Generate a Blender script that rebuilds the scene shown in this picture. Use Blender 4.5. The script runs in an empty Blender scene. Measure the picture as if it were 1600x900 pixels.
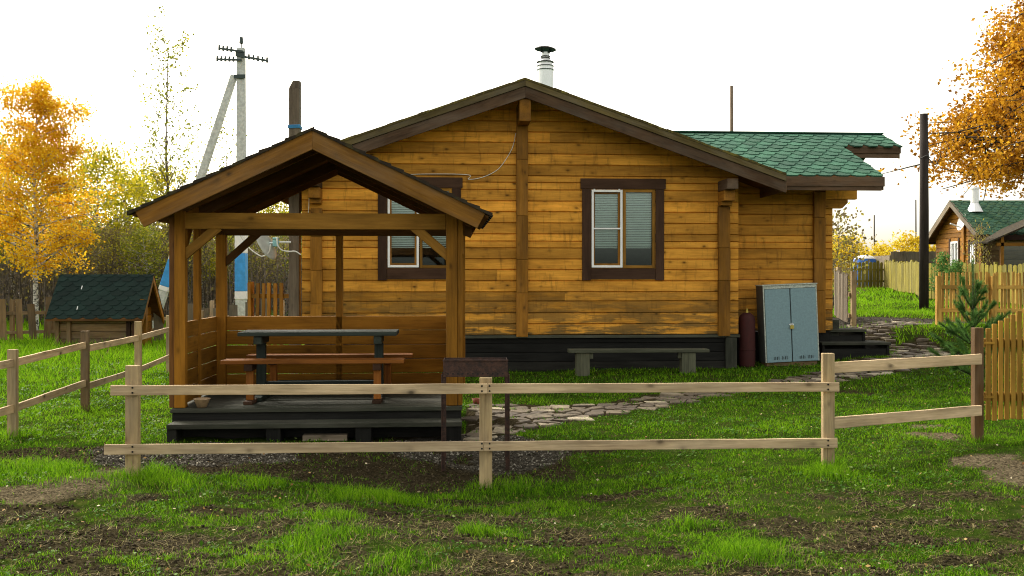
import bpy, math, random
import numpy as np
from mathutils import Vector

# ------------------------------------------------------------------ camera, light, exposure
F_PX, EYE, HOR = 1550.0, 1.7, 436.0            # focal length in photo pixels, eye height, horizon row
scene = bpy.context.scene
cam_d = bpy.data.cameras.new('camera'); cam = bpy.data.objects.new('camera', cam_d)
scene.collection.objects.link(cam); scene.camera = cam
cam_d.sensor_width = 36; cam_d.lens = 36 * F_PX / 1600; cam_d.shift_y = (HOR - 450) / 1600
cam_d.clip_start = .1; cam_d.clip_end = 3000
cam.location = (0, 0, EYE); cam.rotation_euler = (math.radians(90), 0, 0)

SUN_EL, SUN_AZ = math.radians(42), math.radians(-38)      # azimuth from +Y towards +X
w = bpy.data.worlds.new('World'); scene.world = w; w.use_nodes = True
wn = w.node_tree.nodes; wl = w.node_tree.links
bg = wn['Background']; bg.inputs['Strength'].default_value = .15
sky = wn.new('ShaderNodeTexSky'); sky.sky_type = 'NISHITA'; sky.sun_disc = False
sky.sun_elevation = SUN_EL; sky.sun_rotation = SUN_AZ
sky.air_density = 1.0; sky.dust_density = 4.0; sky.ozone_density = 1.0
hs = wn.new('ShaderNodeHueSaturation'); hs.inputs['Saturation'].default_value = .22; hs.inputs['Value'].default_value = 1.25
wm0 = wn.new('ShaderNodeMix'); wm0.data_type = 'RGBA'; wm0.blend_type = 'MULTIPLY'; wm0.inputs[0].default_value = 1; wm0.inputs[7].default_value = (1.06, 1.0, .86, 1)
wl.new(sky.outputs[0], hs.inputs['Color']); wl.new(hs.outputs[0], wm0.inputs[6]); wl.new(wm0.outputs[2], bg.inputs['Color'])
sd = bpy.data.lights.new('sun', 'SUN'); sd.energy = 1.5; sd.angle = math.radians(12); sd.color = (1, .95, .86)
so = bpy.data.objects.new('sun', sd); scene.collection.objects.link(so)
dv = Vector((math.sin(SUN_AZ) * math.cos(SUN_EL), math.cos(SUN_AZ) * math.cos(SUN_EL), math.sin(SUN_EL)))
so.rotation_euler = dv.to_track_quat('Z', 'Y').to_euler(); so.location = (0, 0, 30)
scene.view_settings.view_transform = 'Standard'; scene.view_settings.look = 'None'
scene.view_settings.exposure = 1.2; scene.view_settings.gamma = 1
scene.cycles.filter_width = 1.1

rng = np.random.default_rng(7); random.seed(7)
COL = scene.collection
R = math.radians

# ------------------------------------------------------------------ mesh helpers
class MB:
    """collects pieces into ONE mesh; gr = coordinates along the board, tint = one value per piece"""
    def __init__(s): s.V = []; s.F = {}; s.T = []; s.G = []; s.n = 0
    def add(s, v, f, gr=None, tint=None):
        v = np.asarray(v, float).reshape(-1, 3)
        for k, arr in (f.items() if isinstance(f, dict) else {len(f[0]): f}.items()):
            s.F.setdefault(k, []).append(np.asarray(arr, np.int64) + s.n)
        s.V.append(v); m = len(v)
        s.G.append(v if gr is None else np.asarray(gr, float).reshape(-1, 3))
        t = random.random() if tint is None else tint
        s.T.append(np.full(m, t) if np.isscalar(t) else np.asarray(t, float)); s.n += m
        return s
    def hexa(s, c, ax=0, tint=None):
        c = np.asarray(c, float)                       # 8 corners, index = i + 2j + 4k
        L = [np.linalg.norm(c[1]-c[0]), np.linalg.norm(c[2]-c[0]), np.linalg.norm(c[4]-c[0])]
        g = np.zeros((8, 3)); o = np.random.default_rng(random.getrandbits(30)).uniform(-40, 40, 3)
        for i in range(8):
            q = [(i & 1) * L[0], (i >> 1 & 1) * L[1], (i >> 2 & 1) * L[2]]
            if ax == 1: q = [q[1], q[2], q[0]]
            if ax == 2: q = [q[2], q[0], q[1]]
            g[i] = q
        f = [[0,2,3,1],[4,5,7,6],[0,1,5,4],[2,6,7,3],[0,4,6,2],[1,3,7,5]]
        return s.add(c, f, g + o, tint)
    def box(s, x0, x1, y0, y1, z0, z1, ax=None, tint=None):
        x0, x1 = sorted((x0, x1)); y0, y1 = sorted((y0, y1)); z0, z1 = sorted((z0, z1))
        if ax is None: ax = int(np.argmax([x1-x0, y1-y0, z1-z0]))
        return s.hexa([(x, y, z) for z in (z0, z1) for y in (y0, y1) for x in (x0, x1)], ax, tint)
    def bar(s, p0, p1, w, h, up=(0, 0, 1), w1=None, h1=None, tint=None):
        p0, p1 = Vector(p0), Vector(p1); d = (p1-p0).normalized(); u = Vector(up)
        if abs(d.dot(u)) > .98: u = Vector((0, 1, 0))
        a = d.cross(u).normalized(); b = a.cross(d)
        w1 = w if w1 is None else w1; h1 = h if h1 is None else h1; c = []
        for sb in (-1, 1):
            for sa in (-1, 1):
                for p, ww, hh in ((p0, w, h), (p1, w1, h1)):
                    c.append(p + a * sa * ww / 2 + b * sb * hh / 2)
        return s.hexa([tuple(q) for q in c], 0, tint)
    def tube(s, pts, r, n=6, cap=True, tint=None):
        P = np.asarray(pts, float); k = len(P); r = np.full(k, r) if np.isscalar(r) else np.asarray(r, float)
        D = np.gradient(P, axis=0); D /= np.linalg.norm(D, axis=1)[:, None] + 1e-12
        up = np.array([0, 0, 1.]) if abs(D[0, 2]) < .9 else np.array([0, 1., 0])
        A = np.cross(D, up); A /= np.linalg.norm(A, axis=1)[:, None] + 1e-12; B = np.cross(A, D)
        th = np.arange(n) * 2 * math.pi / n
        V = P[:, None] + r[:, None, None] * (A[:, None] * np.cos(th)[None, :, None] + B[:, None] * np.sin(th)[None, :, None])
        ln = np.concatenate([[0], np.cumsum(np.linalg.norm(np.diff(P, axis=0), axis=1))])
        g = np.stack([np.repeat(ln, n), np.tile(np.cos(th), k) * np.repeat(r, n), np.tile(np.sin(th), k) * np.repeat(r, n)], 1) + np.random.default_rng(random.getrandbits(30)).uniform(-40, 40, 3)
        q = []
        for i in range(k - 1):
            for j in range(n):
                q.append([i*n+j, i*n+(j+1) % n, (i+1)*n+(j+1) % n, (i+1)*n+j])
        f = {4: q}
        if cap:
            f.setdefault(n, []); f[n] = f[n] + [list(range(n))[::-1], list(range((k-1)*n, k*n))]
        return s.add(V.reshape(-1, 3), f, g, tint)
    def lathe(s, c, prof, n=20, tint=None, tilt=None):
        c = np.asarray(c, float)
        V = []
        for r, z in prof:
            for j in range(n):
                a = 2*math.pi*j/n; V.append((r*math.cos(a), r*math.sin(a), z))
        V = np.array(V)
        if tilt is not None: V = V @ np.asarray(tilt).T
        q = [[i*n+j, i*n+(j+1) % n, (i+1)*n+(j+1) % n, (i+1)*n+j] for i in range(len(prof)-1) for j in range(n)]
        return s.add(V + c, {4: q}, None, tint)
    def prism(s, poly, y0, y1, d=(1, 0), tint=None):
        """polygon in (x,z), extruded in y; grain runs along d"""
        n = len(poly); d = np.array(d, float); d /= np.linalg.norm(d); e = np.array([-d[1], d[0]])
        V = [(x, y0, z) for x, z in poly] + [(x, y1, z) for x, z in poly]
        o = np.random.default_rng(random.getrandbits(30)).uniform(-40, 40, 3)
        g = [(np.dot(d, (v[0], v[2])), np.dot(e, (v[0], v[2])), v[1]) for v in V] + o
        f = {}
        f.setdefault(n, []).extend([list(range(n)), list(range(n, 2*n))[::-1]])
        for i in range(n):
            j = (i+1) % n; f.setdefault(4, []).append([i, i+n, j+n, j])
        return s.add(V, f, g, tint)
    def build(s, name, mat, parent=None, bevel=0, smooth=False):
        me = bpy.data.meshes.new(name)
        V = np.concatenate(s.V).astype(np.float32); me.vertices.add(len(V)); me.vertices.foreach_set('co', V.ravel())
        loops = []; tot = []
        for k, L in s.F.items():
            a = np.concatenate([np.asarray(x).reshape(-1, k) for x in L]); loops.append(a.ravel()); tot.append(np.full(len(a), k))
        loops = np.concatenate(loops).astype(np.int32); tot = np.concatenate(tot).astype(np.int32)
        me.loops.add(len(loops)); me.loops.foreach_set('vertex_index', loops)
        me.polygons.add(len(tot)); me.polygons.foreach_set('loop_start', np.concatenate([[0], np.cumsum(tot)[:-1]]).astype(np.int32))
        if smooth: me.polygons.foreach_set('use_smooth', np.ones(len(tot), bool))
        me.update(calc_edges=True); me.validate()
        if len(me.vertices) == len(V):
            a = me.attributes.new('tint', 'FLOAT', 'POINT'); a.data.foreach_set('value', np.concatenate(s.T).astype(np.float32))
            a = me.attributes.new('gr', 'FLOAT_VECTOR', 'POINT'); a.data.foreach_set('vector', np.concatenate(s.G).astype(np.float32).ravel())
        o = bpy.data.objects.new(name, me); COL.objects.link(o); me.materials.append(mat)
        if not smooth:
            me.polygons.foreach_set('use_smooth', np.zeros(len(tot), bool))
        if parent: o.parent = parent
        if bevel:
            b = o.modifiers.new('bevel', 'BEVEL'); b.width = bevel; b.segments = 2; b.limit_method = 'ANGLE'
        return o

def tag(o, label=None, cat=None, group=None, kind=None):
    if label: o['label'] = label
    if cat: o['category'] = cat
    if group: o['group'] = group
    if kind: o['kind'] = kind
    return o
def thing(name, label, cat, loc=(0, 0, 0), rz=0, group=None):
    o = bpy.data.objects.new(name, None); COL.objects.link(o); o.empty_display_size = .2
    o.location = loc; o.rotation_euler = (0, 0, rz); tag(o, label, cat, group); return o
def copy_tree(o, parent=None):
    kids = list(o.children); c = o.copy(); COL.objects.link(c); c.parent = parent
    for k in kids: copy_tree(k, c)
    return c

# ------------------------------------------------------------------ numpy noise
def _h(i, j, s):
    n = (i * 374761393 + j * 668265263 + s * 1442695041) & 0xffffffff
    n = ((n ^ (n >> 13)) * 1274126177) & 0xffffffff
    return ((n ^ (n >> 16)) & 0xffff) / 65535.0
def vnoise(x, y, s=0):
    x = np.asarray(x, float); y = np.asarray(y, float)
    i = np.floor(x).astype(np.int64); j = np.floor(y).astype(np.int64); u = x - i; v = y - j
    u = u*u*(3-2*u); v = v*v*(3-2*v)
    return (_h(i, j, s)*(1-u)+_h(i+1, j, s)*u)*(1-v) + (_h(i, j+1, s)*(1-u)+_h(i+1, j+1, s)*u)*v
def fbm(x, y, s=0, o=4):
    a = 0; w_ = .5; t = 0
    for k in range(o):
        a = a + w_*vnoise(x*2**k+k*7.3, y*2**k+k*3.1, s+k); t += w_; w_ *= .5
    return a/t
def sstep(a, b, x):
    t = np.clip((x-a)/(b-a), 0, 1); return t*t*(3-2*t)

# ------------------------------------------------------------------ terrain height from surveyed points (pixel column, pixel row, distance)
SV = [(207,742,8.6),(759,765,8.83),(1294,728,8.97),(1527,687,9.75),(490,692,10.3),(262,693,10.15),(722,690,10.4),
      (730,583,17.4),(1150,575,17.9),(1240,570,18.2),(1390,557,18.6),(1465,508,22),(1440,472,34),(1382,452,46),
      (20,683,10.67),(133,642,12.8),(216,605,15.6),(150,545,24.2),(40,535,26.6),(1600,508,22),(1520,603,14.6)]
CP = [((px-800)/F_PX*Y, Y, EYE-(py-HOR)/F_PX*Y) for px, py, Y in SV]
CP += [(-6, 5, 0), (-2, 5.6, 0), (2, 5.6, 0), (5, 5.5, .02), (9, 7, .1), (0, 0, 0), (-6, -8, 0), (6, -8, 0), (-9, 9, 0), (0, 14, .02), (-3, 14, .0),
       (-5, 30, 0), (2, 30, .3), (-20, 40, 0), (0, 60, .3), (20, 60, 1.2), (17, 38, 1.1), (30, 35, 1.2), (40, 90, 1.0), (-50, 60, 0), (-30, 15, 0),
       (30, 10, .5), (-40, 120, 0.2), (5.0, 14, .08), (9, 26, .8)]
CPA = np.array(CP)
def H(x, y):
    x = np.asarray(x, float); y = np.asarray(y, float); s = np.zeros(np.broadcast(x, y).shape); wt = s.copy()
    for a, b, z in CPA:
        w_ = 1.0/((x-a)**2+(y-b)**2+.15)**1.7; s = s+w_*z; wt = wt+w_
    return s/wt
def at(px, py, Y): return ((px-800)/F_PX*Y, Y, EYE-(py-HOR)/F_PX*Y)
def gnd(px, py):
    t = 2635/(py-HOR)
    for _ in range(12):
        z = float(H((px-800)/F_PX*t, t)); t = .5*t+.5*(EYE-z)*F_PX/(py-HOR)
    return ((px-800)/F_PX*t, t, z)

class Frame:
    def __init__(s, px, Y, th): s.ox, s.oy, s.th = (px-800)/F_PX*Y, Y, R(th); s.c, s.s = math.cos(s.th), math.sin(s.th)
    def uz(s, px, py, v):
        dx = (px-800)/F_PX; t = (v-s.ox*s.s+s.oy*s.c)/(s.c-dx*s.s)
        return (t*dx-s.ox)*s.c+(t-s.oy)*s.s, EYE-(py-HOR)/F_PX*t
    def u(s, px, v): return s.uz(px, 400, v)[0]
    def z(s, px, py, v): return s.uz(px, py, v)[1]
    def w(s, u, v): return (s.ox+u*s.c-v*s.s, s.oy+u*s.s+v*s.c)
    def inv(s, x, y): return ((x-s.ox)*s.c+(y-s.oy)*s.s, -(x-s.ox)*s.s+(y-s.oy)*s.c)

# ------------------------------------------------------------------ materials
def newmat(name):
    m = bpy.data.materials.new(name); m.use_nodes = True; nt = m.node_tree
    return m, nt, nt.nodes['Principled BSDF'], nt.nodes, nt.links
def ramp(N, stops, interp='LINEAR'):
    r = N.new('ShaderNodeValToRGB'); e = r.color_ramp.elements; r.color_ramp.interpolation = interp
    while len(e) < len(stops): e.new(.5)
    for k, (p, c) in enumerate(stops): e[k].position = p; e[k].color = (*c, 1) if len(c) == 3 else c
    return r
def mix(N, L, a, b, f, mode='MIX'):
    m = N.new('ShaderNodeMix'); m.data_type = 'RGBA'; m.blend_type = mode
    for s_, v in ((6, a), (7, b), (0, f)):
        if hasattr(v, 'links'): L.new(v, m.inputs[s_])
        elif s_ == 0: m.inputs[0].default_value = v
        else: m.inputs[s_].default_value = (*v, 1)
    return m.outputs[2]
def attr(N, n): a = N.new('ShaderNodeAttribute'); a.attribute_name = n; return a
def mapping(N, L, src, sc):
    m = N.new('ShaderNodeMapping'); m.inputs['Scale'].default_value = sc; L.new(src, m.inputs['Vector']); return m.outputs[0]
def noise(N, L, vec, scale, detail=4, rough=.6):
    n = N.new('ShaderNodeTexNoise'); n.inputs['Scale'].default_value = scale; n.inputs['Detail'].default_value = detail; n.inputs['Roughness'].default_value = rough
    if vec is not None: L.new(vec, n.inputs['Vector'])
    return n
def math_(N, L, op, a, b=None):
    m = N.new('ShaderNodeMath'); m.operation = op
    for i, v in enumerate((a, b)):
        if v is None: continue
        if hasattr(v, 'links'): L.new(v, m.inputs[i])
        else: m.inputs[i].default_value = v
    return m.outputs[0]

def wood(name, light, dark, knots=.5, rough=.6, bump=.25, grey=0, stain=None, spec=.10, var=.35):
    m, nt, b, N, L = newmat(name)
    g = attr(N, 'gr').outputs['Vector']; t = attr(N, 'tint').outputs['Fac']
    streak = noise(N, L, mapping(N, L, g, (1.3, 26, 26)), 1.6, 6, .65)
    blotch = noise(N, L, mapping(N, L, g, (.9, 4, 4)), 1.3, 4, .6)
    r1 = ramp(N, [(.32, dark), (.62, light)]); L.new(streak.outputs[0], r1.inputs[0])
    mid = tuple((a+c)/2 for a, c in zip(light, dark))
    r2 = ramp(N, [(.32, tuple(x*.45 for x in mid)), (.48, mid), (.66, tuple(min(1, x*1.3) for x in light))]); L.new(blotch.outputs[0], r2.inputs[0])
    c = mix(N, L, r1.outputs[0], r2.outputs[0], .5)
    tr = ramp(N, [(0, (1-var,)*3), (.5, (1, 1, 1)), (1, (1+var*.7, 1+var*.6, 1+var*.4))]); L.new(t, tr.inputs[0])
    c = mix(N, L, c, tr.outputs[0], 1.0, 'MULTIPLY')
    if knots:
        vo = N.new('ShaderNodeTexVoronoi'); vo.inputs['Scale'].default_value = 1; vo.inputs['Randomness'].default_value = 1
        warp = noise(N, L, g, 6, 2, .5)
        gv = N.new('ShaderNodeVectorMath'); gv.operation = 'MULTIPLY_ADD'; L.new(warp.outputs['Color'], gv.inputs[0]); gv.inputs[1].default_value = (.05, .02, .02); L.new(g, gv.inputs[2])
        L.new(mapping(N, L, gv.outputs[0], (4.2, 7.5, 7.5)), vo.inputs['Vector'])
        kr = ramp(N, [(.07, (1, 1, 1)), (.13, (.6, .6, .6)), (.22, (.2, .2, .2)), (.42, (0, 0, 0))]); L.new(vo.outputs['Distance'], kr.inputs[0])
        kc = N.new('ShaderNodeSeparateColor'); L.new(vo.outputs['Color'], kc.inputs[0])
        ks = ramp(N, [(.3, (0, 0, 0)), (.42, (.5, .5, .5)), (.9, (1, 1, 1))]); L.new(kc.outputs[0], ks.inputs[0])
        kf = math_(N, L, 'MULTIPLY', math_(N, L, 'MULTIPLY', kr.outputs[0], ks.outputs[0]), knots)
        # long drying cracks
        ck = noise(N, L, mapping(N, L, g, (1.1, 60, 60)), 1.0, 3, .5); cr = ramp(N, [(.67, (0, 0, 0)), (.72, (1, 1, 1))]); L.new(ck.outputs[0], cr.inputs[0])
        c = mix(N, L, c, tuple(x*.45 for x in dark), math_(N, L, 'MULTIPLY', cr.outputs[0], .6))
        c = mix(N, L, c, tuple(x*.28 for x in dark), kf)
    if grey:
        gn = noise(N, L, mapping(N, L, g, (.7, 2.5, 2.5)), 1.7, 5, .65)
        gr_ = ramp(N, [(.42, (0, 0, 0)), (.66, (1, 1, 1))]); L.new(gn.outputs[0], gr_.inputs[0])
        c = mix(N, L, c, (.17, .155, .13), math_(N, L, 'MULTIPLY', gr_.outputs[0], grey))
    if stain:
        # mildew on the lowest courses, dark drips of their own shape
        tc = N.new('ShaderNodeTexCoord').outputs['Object']
        sep = N.new('ShaderNodeSeparateXYZ'); L.new(tc, sep.inputs[0])
        zr = ramp(N, [(0, (1, 1, 1)), (1, (0, 0, 0))])
        L.new(math_(N, L, 'DIVIDE', math_(N, L, 'SUBTRACT', sep.outputs[2], stain[0]), stain[1]), zr.inputs[0])
        sn = noise(N, L, mapping(N, L, tc, (.8, 1, 5.5)), 1.5, 6, .7)
        sr = ramp(N, [(.44, (0, 0, 0)), (.52, (1, 1, 1))]); L.new(sn.outputs[0], sr.inputs[0])
        f = math_(N, L, 'MULTIPLY', math_(N, L, 'MULTIPLY', sr.outputs[0], zr.outputs[0]), .82)
        c = mix(N, L, c, (.055, .055, .028), f)
        dn = noise(N, L, mapping(N, L, tc, (5, 1, 1.0)), 2.2, 5, .7)
        dr = ramp(N, [(.54, (0, 0, 0)), (.68, (1, 1, 1))]); L.new(dn.outputs[0], dr.inputs[0])
        c = mix(N, L, c, (.10, .045, .012), math_(N, L, 'MULTIPLY', dr.outputs[0], .45))
    L.new(c, b.inputs['Base Color']); b.inputs['Roughness'].default_value = rough; b.inputs['Specular IOR Level'].default_value = spec
    bp = N.new('ShaderNodeBump'); bp.inputs['Strength'].default_value = bump; bp.inputs['Distance'].default_value = .01
    L.new(streak.outputs[0], bp.inputs['Height']); L.new(bp.outputs[0], b.inputs['Normal'])
    return m

def plain(name, c, rough=.6, metal=0, var=.15, scale=6, bump=.1, c2=None, lo=.4, hi=.65, spec=.4, det=5):
    m, nt, b, N, L = newmat(name)
    tc = N.new('ShaderNodeTexCoord').outputs['Object']; n = noise(N, L, tc, scale, det, .65)
    c2 = c2 or tuple(x*(1-var*1.6) for x in c)
    r = ramp(N, [(lo, c2), (hi, c)]); L.new(n.outputs[0], r.inputs[0])
    L.new(r.outputs[0], b.inputs['Base Color']); b.inputs['Roughness'].default_value = rough; b.inputs['Metallic'].default_value = metal
    b.inputs['Specular IOR Level'].default_value = spec
    bp = N.new('ShaderNodeBump'); bp.inputs['Strength'].default_value = bump; bp.inputs['Distance'].default_value = .02
    L.new(n.outputs[0], bp.inputs['Height']); L.new(bp.outputs[0], b.inputs['Normal'])
    return m

def leafmat(name, stops, trans=.45, rough=.55):
    m, nt, b, N, L = newmat(name)
    t = attr(N, 'tint').outputs['Fac']; r = ramp(N, stops); L.new(t, r.inputs[0])
    L.new(r.outputs[0], b.inputs['Base Color']); b.inputs['Roughness'].default_value = rough; b.inputs['Specular IOR Level'].default_value = .05
    tr = N.new('ShaderNodeBsdfTranslucent'); L.new(r.outputs[0], tr.inputs[0])
    mx = N.new('ShaderNodeMixShader'); mx.inputs[0].default_value = trans
    L.new(b.outputs[0], mx.inputs[1]); L.new(tr.outputs[0], mx.inputs[2]); L.new(mx.outputs[0], N['Material Output'].inputs[0])
    return m

def shingle_mat(name, c, grit=.35, moss=None):
    m, nt, b, N, L = newmat(name)
    t = attr(N, 'tint').outputs['Fac']; tc = N.new('ShaderNodeTexCoord').outputs['Object']
    g = noise(N, L, tc, 140, 3, .7); r = ramp(N, [(.3, tuple(x*(1-grit) for x in c)), (.7, tuple(x*(1+grit) for x in c))]); L.new(g.outputs[0], r.inputs[0])
    tr = ramp(N, [(0, (.78,)*3), (1, (1.2,)*3)]); L.new(t, tr.inputs[0])
    col = mix(N, L, r.outputs[0], tr.outputs[0], 1, 'MULTIPLY')
    bl = noise(N, L, tc, 1.6, 5, .65); br = ramp(N, [(.4, (.72,)*3), (.65, (1.12, 1.08, 1.0))]); L.new(bl.outputs[0], br.inputs[0])
    col = mix(N, L, col, br.outputs[0], 1, 'MULTIPLY')
    if moss:
        mn = noise(N, L, tc, 9, 5, .7); mr = ramp(N, [(.5, (0, 0, 0)), (.62, (1, 1, 1))]); L.new(mn.outputs[0], mr.inputs[0])
        col = mix(N, L, col, moss, math_(N, L, 'MULTIPLY', mr.outputs[0], .7))
    L.new(col, b.inputs['Base Color']); b.inputs['Roughness'].default_value = .9; b.inputs['Specular IOR Level'].default_value = .2
    bp = N.new('ShaderNodeBump'); bp.inputs['Strength'].default_value = .5; bp.inputs['Distance'].default_value = .004
    L.new(g.outputs[0], bp.inputs['Height']); L.new(bp.outputs[0], b.inputs['Normal'])
    return m

M = {}
M['log'] = wood('honey_log', (.72, .345, .048), (.41, .17, .018), 1.0, .6, .3, stain=(.70, 1.0), var=.42)
M['logcol'] = wood('log_column', (.30, .135, .016), (.14, .058, .008), .8, .6, .3, grey=.06)
M['trim'] = wood('brown_trim', (.062, .033, .020), (.034, .017, .010), .3, .65, .25)
M['fascia'] = wood('weathered_brown_fascia', (.125, .076, .044), (.055, .031, .018), .5, .8, .35, grey=.22)
M['gaz'] = wood('gazebo_orange', (.29, .130, .014), (.15, .062, .007), .7, .6, .3)
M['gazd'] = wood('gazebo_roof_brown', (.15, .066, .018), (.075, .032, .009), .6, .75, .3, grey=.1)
M['gazf'] = wood('gazebo_barge_brown', (.225, .105, .018), (.105, .046, .008), .9, .7, .4, grey=.25)
M['pale'] = wood('raw_fence_board', (.60, .46, .30), (.31, .215, .12), 1.0, .8, .5, grey=.28, var=.3)
M['palep'] = wood('raw_fence_post', (.46, .35, .20), (.19, .13, .065), 1.0, .85, .6, grey=.4)
M['old'] = wood('weathered_grey_board', (.23, .19, .14), (.11, .085, .06), .5, .85, .5, grey=.5)
M['oldbrown'] = wood('weathered_brown_board', (.24, .155, .075), (.12, .072, .034), .5, .85, .5, grey=.3)
M['gatepost'] = wood('brown_gate_post', (.17, .095, .04), (.085, .045, .018), .6, .8, .4, grey=.3)
M['verge'] = wood('mossy_verge_board', (.15, .115, .045), (.07, .05, .02), .4, .85, .5, grey=.3)
M['black'] = wood('charred_black_board', (.020, .020, .018), (.008, .008, .0075), .2, .7, .5, var=.4)
M['blackgrey'] = wood('worn_black_board', (.058, .062, .045), (.019, .021, .016), .3, .8, .5, grey=.2)
M['darktable'] = wood('dark_green_table_board', (.040, .052, .045), (.014, .019, .017), .2, .7, .3)
M['benchor'] = wood('orange_bench_board', (.30, .11, .022), (.15, .05, .010), .4, .65, .3)
M['greybench'] = wood('grey_plank', (.11, .115, .08), (.045, .048, .034), .3, .85, .6)
M['yel'] = wood('yellow_stained_picket', (.36, .205, .035), (.18, .09, .013), .4, .65, .3)
M['yellight'] = wood('light_yellow_picket', (.50, .30, .075), (.28, .15, .03), .4, .65, .3)
M['yelgreen'] = wood('mossy_yellow_picket', (.25, .215, .035), (.12, .10, .018), .3, .75, .4, grey=.15)
M['poledark'] = wood('dark_utility_post', (.05, .04, .035), (.022, .017, .015), .2, .8, .5)
M['polegrey'] = wood('grey_wooden_post', (.17, .135, .10), (.08, .06, .045), .2, .85, .6)
M['brace'] = wood('gazebo_brace', (.31, .155, .026), (.17, .08, .012), .6, .6, .3)
M['sh_green'] = shingle_mat('green_shingle', (.030, .105, .068))
M['sh_dark'] = shingle_mat('dark_green_shingle', (.007, .021, .018), .2)
M['sh_cabin'] = shingle_mat('cabin_green_shingle', (.018, .065, .040), moss=(.05, .09, .03))
M['sh_brown'] = shingle_mat('brown_shingle', (.032, .024, .016), moss=(.06, .05, .018))
M['sh_moss'] = shingle_mat('mossy_shingle_edge', (.085, .066, .022), moss=(.19, .16, .03))
M['steel'] = plain('bright_steel', (.86, .87, .88), .45, .25, .03)
M['blacksteel'] = plain('sooty_steel', (.02, .02, .02), .5, .5)
M['cab'] = plain('pale_blue_paint', (.20, .315, .355), .55, 0, .14, 30, .06, lo=.35, hi=.7)
M['cabside'] = plain('dark_cabinet_body', (.06, .065, .06), .6)  # cabinet body, darker than its doors
M['edge'] = plain('pale_chipped_edge', (.55, .60, .52), .6, 0, .3, 40)
M['brass'] = plain('brass_lock', (.6, .48, .12), .35, .7)
M['dark'] = plain('dark_slot', (.01, .01, .01), .8)
M['red'] = plain('shaded_red_paint', (.045, .005, .004), .8, 0, .3, 12, c2=(.035, .005, .004))  # dark red, lowered further to carry the shade beside the cabinet
M['rust'] = plain('rusty_brown_steel', (.075, .035, .024), .7, .2, .3, 22, .3, c2=(.03, .017, .014))
M['concrete'] = plain('concrete', (.66, .69, .66), .85, 0, .2, 9, .3)
M['blue'] = plain('blue_paint', (.05, .36, .85), .5, 0, .15, 6)
M['white'] = plain('white_paint', (.88, .88, .87), .5, 0, .06, 8)
M['cablew'] = plain('white_cable', (.72, .70, .64), .5, 0, .05)
M['wire'] = plain('black_wire', (.03, .03, .03), .5)
M['rope'] = plain('blue_rope', (.05, .25, .5), .7)
M['bowl'] = plain('tan_bowl', (.48, .33, .19), .5, 0, .2, 25)
M['terra'] = plain('terracotta', (.22, .05, .02), .7, 0, .2, 25)
M['dish'] = plain('dish_grey', (.5, .5, .45), .5)
M['lnb'] = plain('pale_cyan_plastic', (.25, .5, .52), .5)
M['blind'] = plain('pale_blind', (.82, .85, .82), .6, 0, .04)
M['room'] = plain('dark_room', (.05, .04, .03), .9)
M['insul'] = plain('dark_insulator', (.015, .04, .035), .3)
M['tarp'] = plain('blue_tarp', (.02, .14, .55), .5, 0, .2, 4)
M['pot'] = plain('white_pot', (.7, .7, .68), .5)
M['bark'] = plain('brown_bark', (.075, .06, .045), .9, 0, .3, 9, .6)
M['twig'] = plain('grey_twig', (.19, .155, .125), .9, 0, .4, 3)
# birch bark
m, nt, b, N, L = newmat('birch_bark'); tc = N.new('ShaderNodeTexCoord').outputs['Object']
n = noise(N, L, mapping(N, L, tc, (6, 6, 11)), 1.4, 4, .7); r = ramp(N, [(.44, (.05, .045, .04)), (.52, (.50, .48, .43)), (.9, (.62, .60, .55))]); L.new(n.outputs[0], r.inputs[0])
L.new(r.outputs[0], b.inputs['Base Color']); b.inputs['Roughness'].default_value = .8; M['birch'] = m
# glass
m, nt, b, N, L = newmat('window_glass')
gl = N.new('ShaderNodeBsdfGlossy'); gl.inputs['Roughness'].default_value = .03; gl.inputs['Color'].default_value = (.8, .9, .9, 1)
tp = N.new('ShaderNodeBsdfTransparent'); tp.inputs[0].default_value = (.86, .92, .90, 1)
fr = N.new('ShaderNodeFresnel'); fr.inputs[0].default_value = 1.6
mx = N.new('ShaderNodeMixShader'); L.new(math_(N, L, 'MULTIPLY', fr.outputs[0], 1.0), mx.inputs[0]); L.new(tp.outputs[0], mx.inputs[1]); L.new(gl.outputs[0], mx.inputs[2]); L.new(mx.outputs[0], N['Material Output'].inputs[0]); M['glass'] = m
# leaves
M['lf_gold'] = leafmat('golden_leaf', [(0, (.50, .23, .008)), (.5, (.76, .45, .014)), (1, (.90, .68, .05))])
M['lf_yel'] = leafmat('yellow_green_leaf', [(0, (.14, .16, .012)), (.45, (.38, .36, .016)), (1, (.82, .66, .04))], .5)
M['lf_green'] = leafmat('thin_green_leaf', [(0, (.10, .12, .02)), (.6, (.26, .29, .03)), (1, (.55, .50, .05))])
M['lf_rust'] = leafmat('rusty_oak_leaf', [(0, (.17, .065, .008)), (.5, (.44, .20, .012)), (1, (.74, .42, .03))])
M['lf_brown'] = leafmat('drab_leaf', [(0, (.13, .10, .07)), (.6, (.22, .18, .07)), (1, (.52, .47, .05))], .4)
M['lf_bright'] = leafmat('bright_yellow_leaf', [(0, (.45, .32, .02)), (1, (.85, .68, .05))])
M['straw'] = leafmat('dead_straw', [(0, (.028, .022, .011)), (.6, (.085, .070, .030)), (1, (.32, .27, .12))], .1, .8)
M['pine'] = leafmat('pine_needle', [(0, (.05, .12, .025)), (1, (.15, .30, .07))], .25)
M['litter'] = leafmat('fallen_leaf', [(0, (.25, .12, .05)), (.5, (.45, .30, .12)), (1, (.7, .62, .45))], .2)
M['grass'] = leafmat('grass_blade', [(0, (.010, .030, .003)), (.36, (.042, .120, .003)), (.62, (.096, .240, .006)), (.84, (.21, .40, .012)), (.86, (.13, .12, .03)), (1, (.38, .31, .12))], .35, .7)
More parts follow.
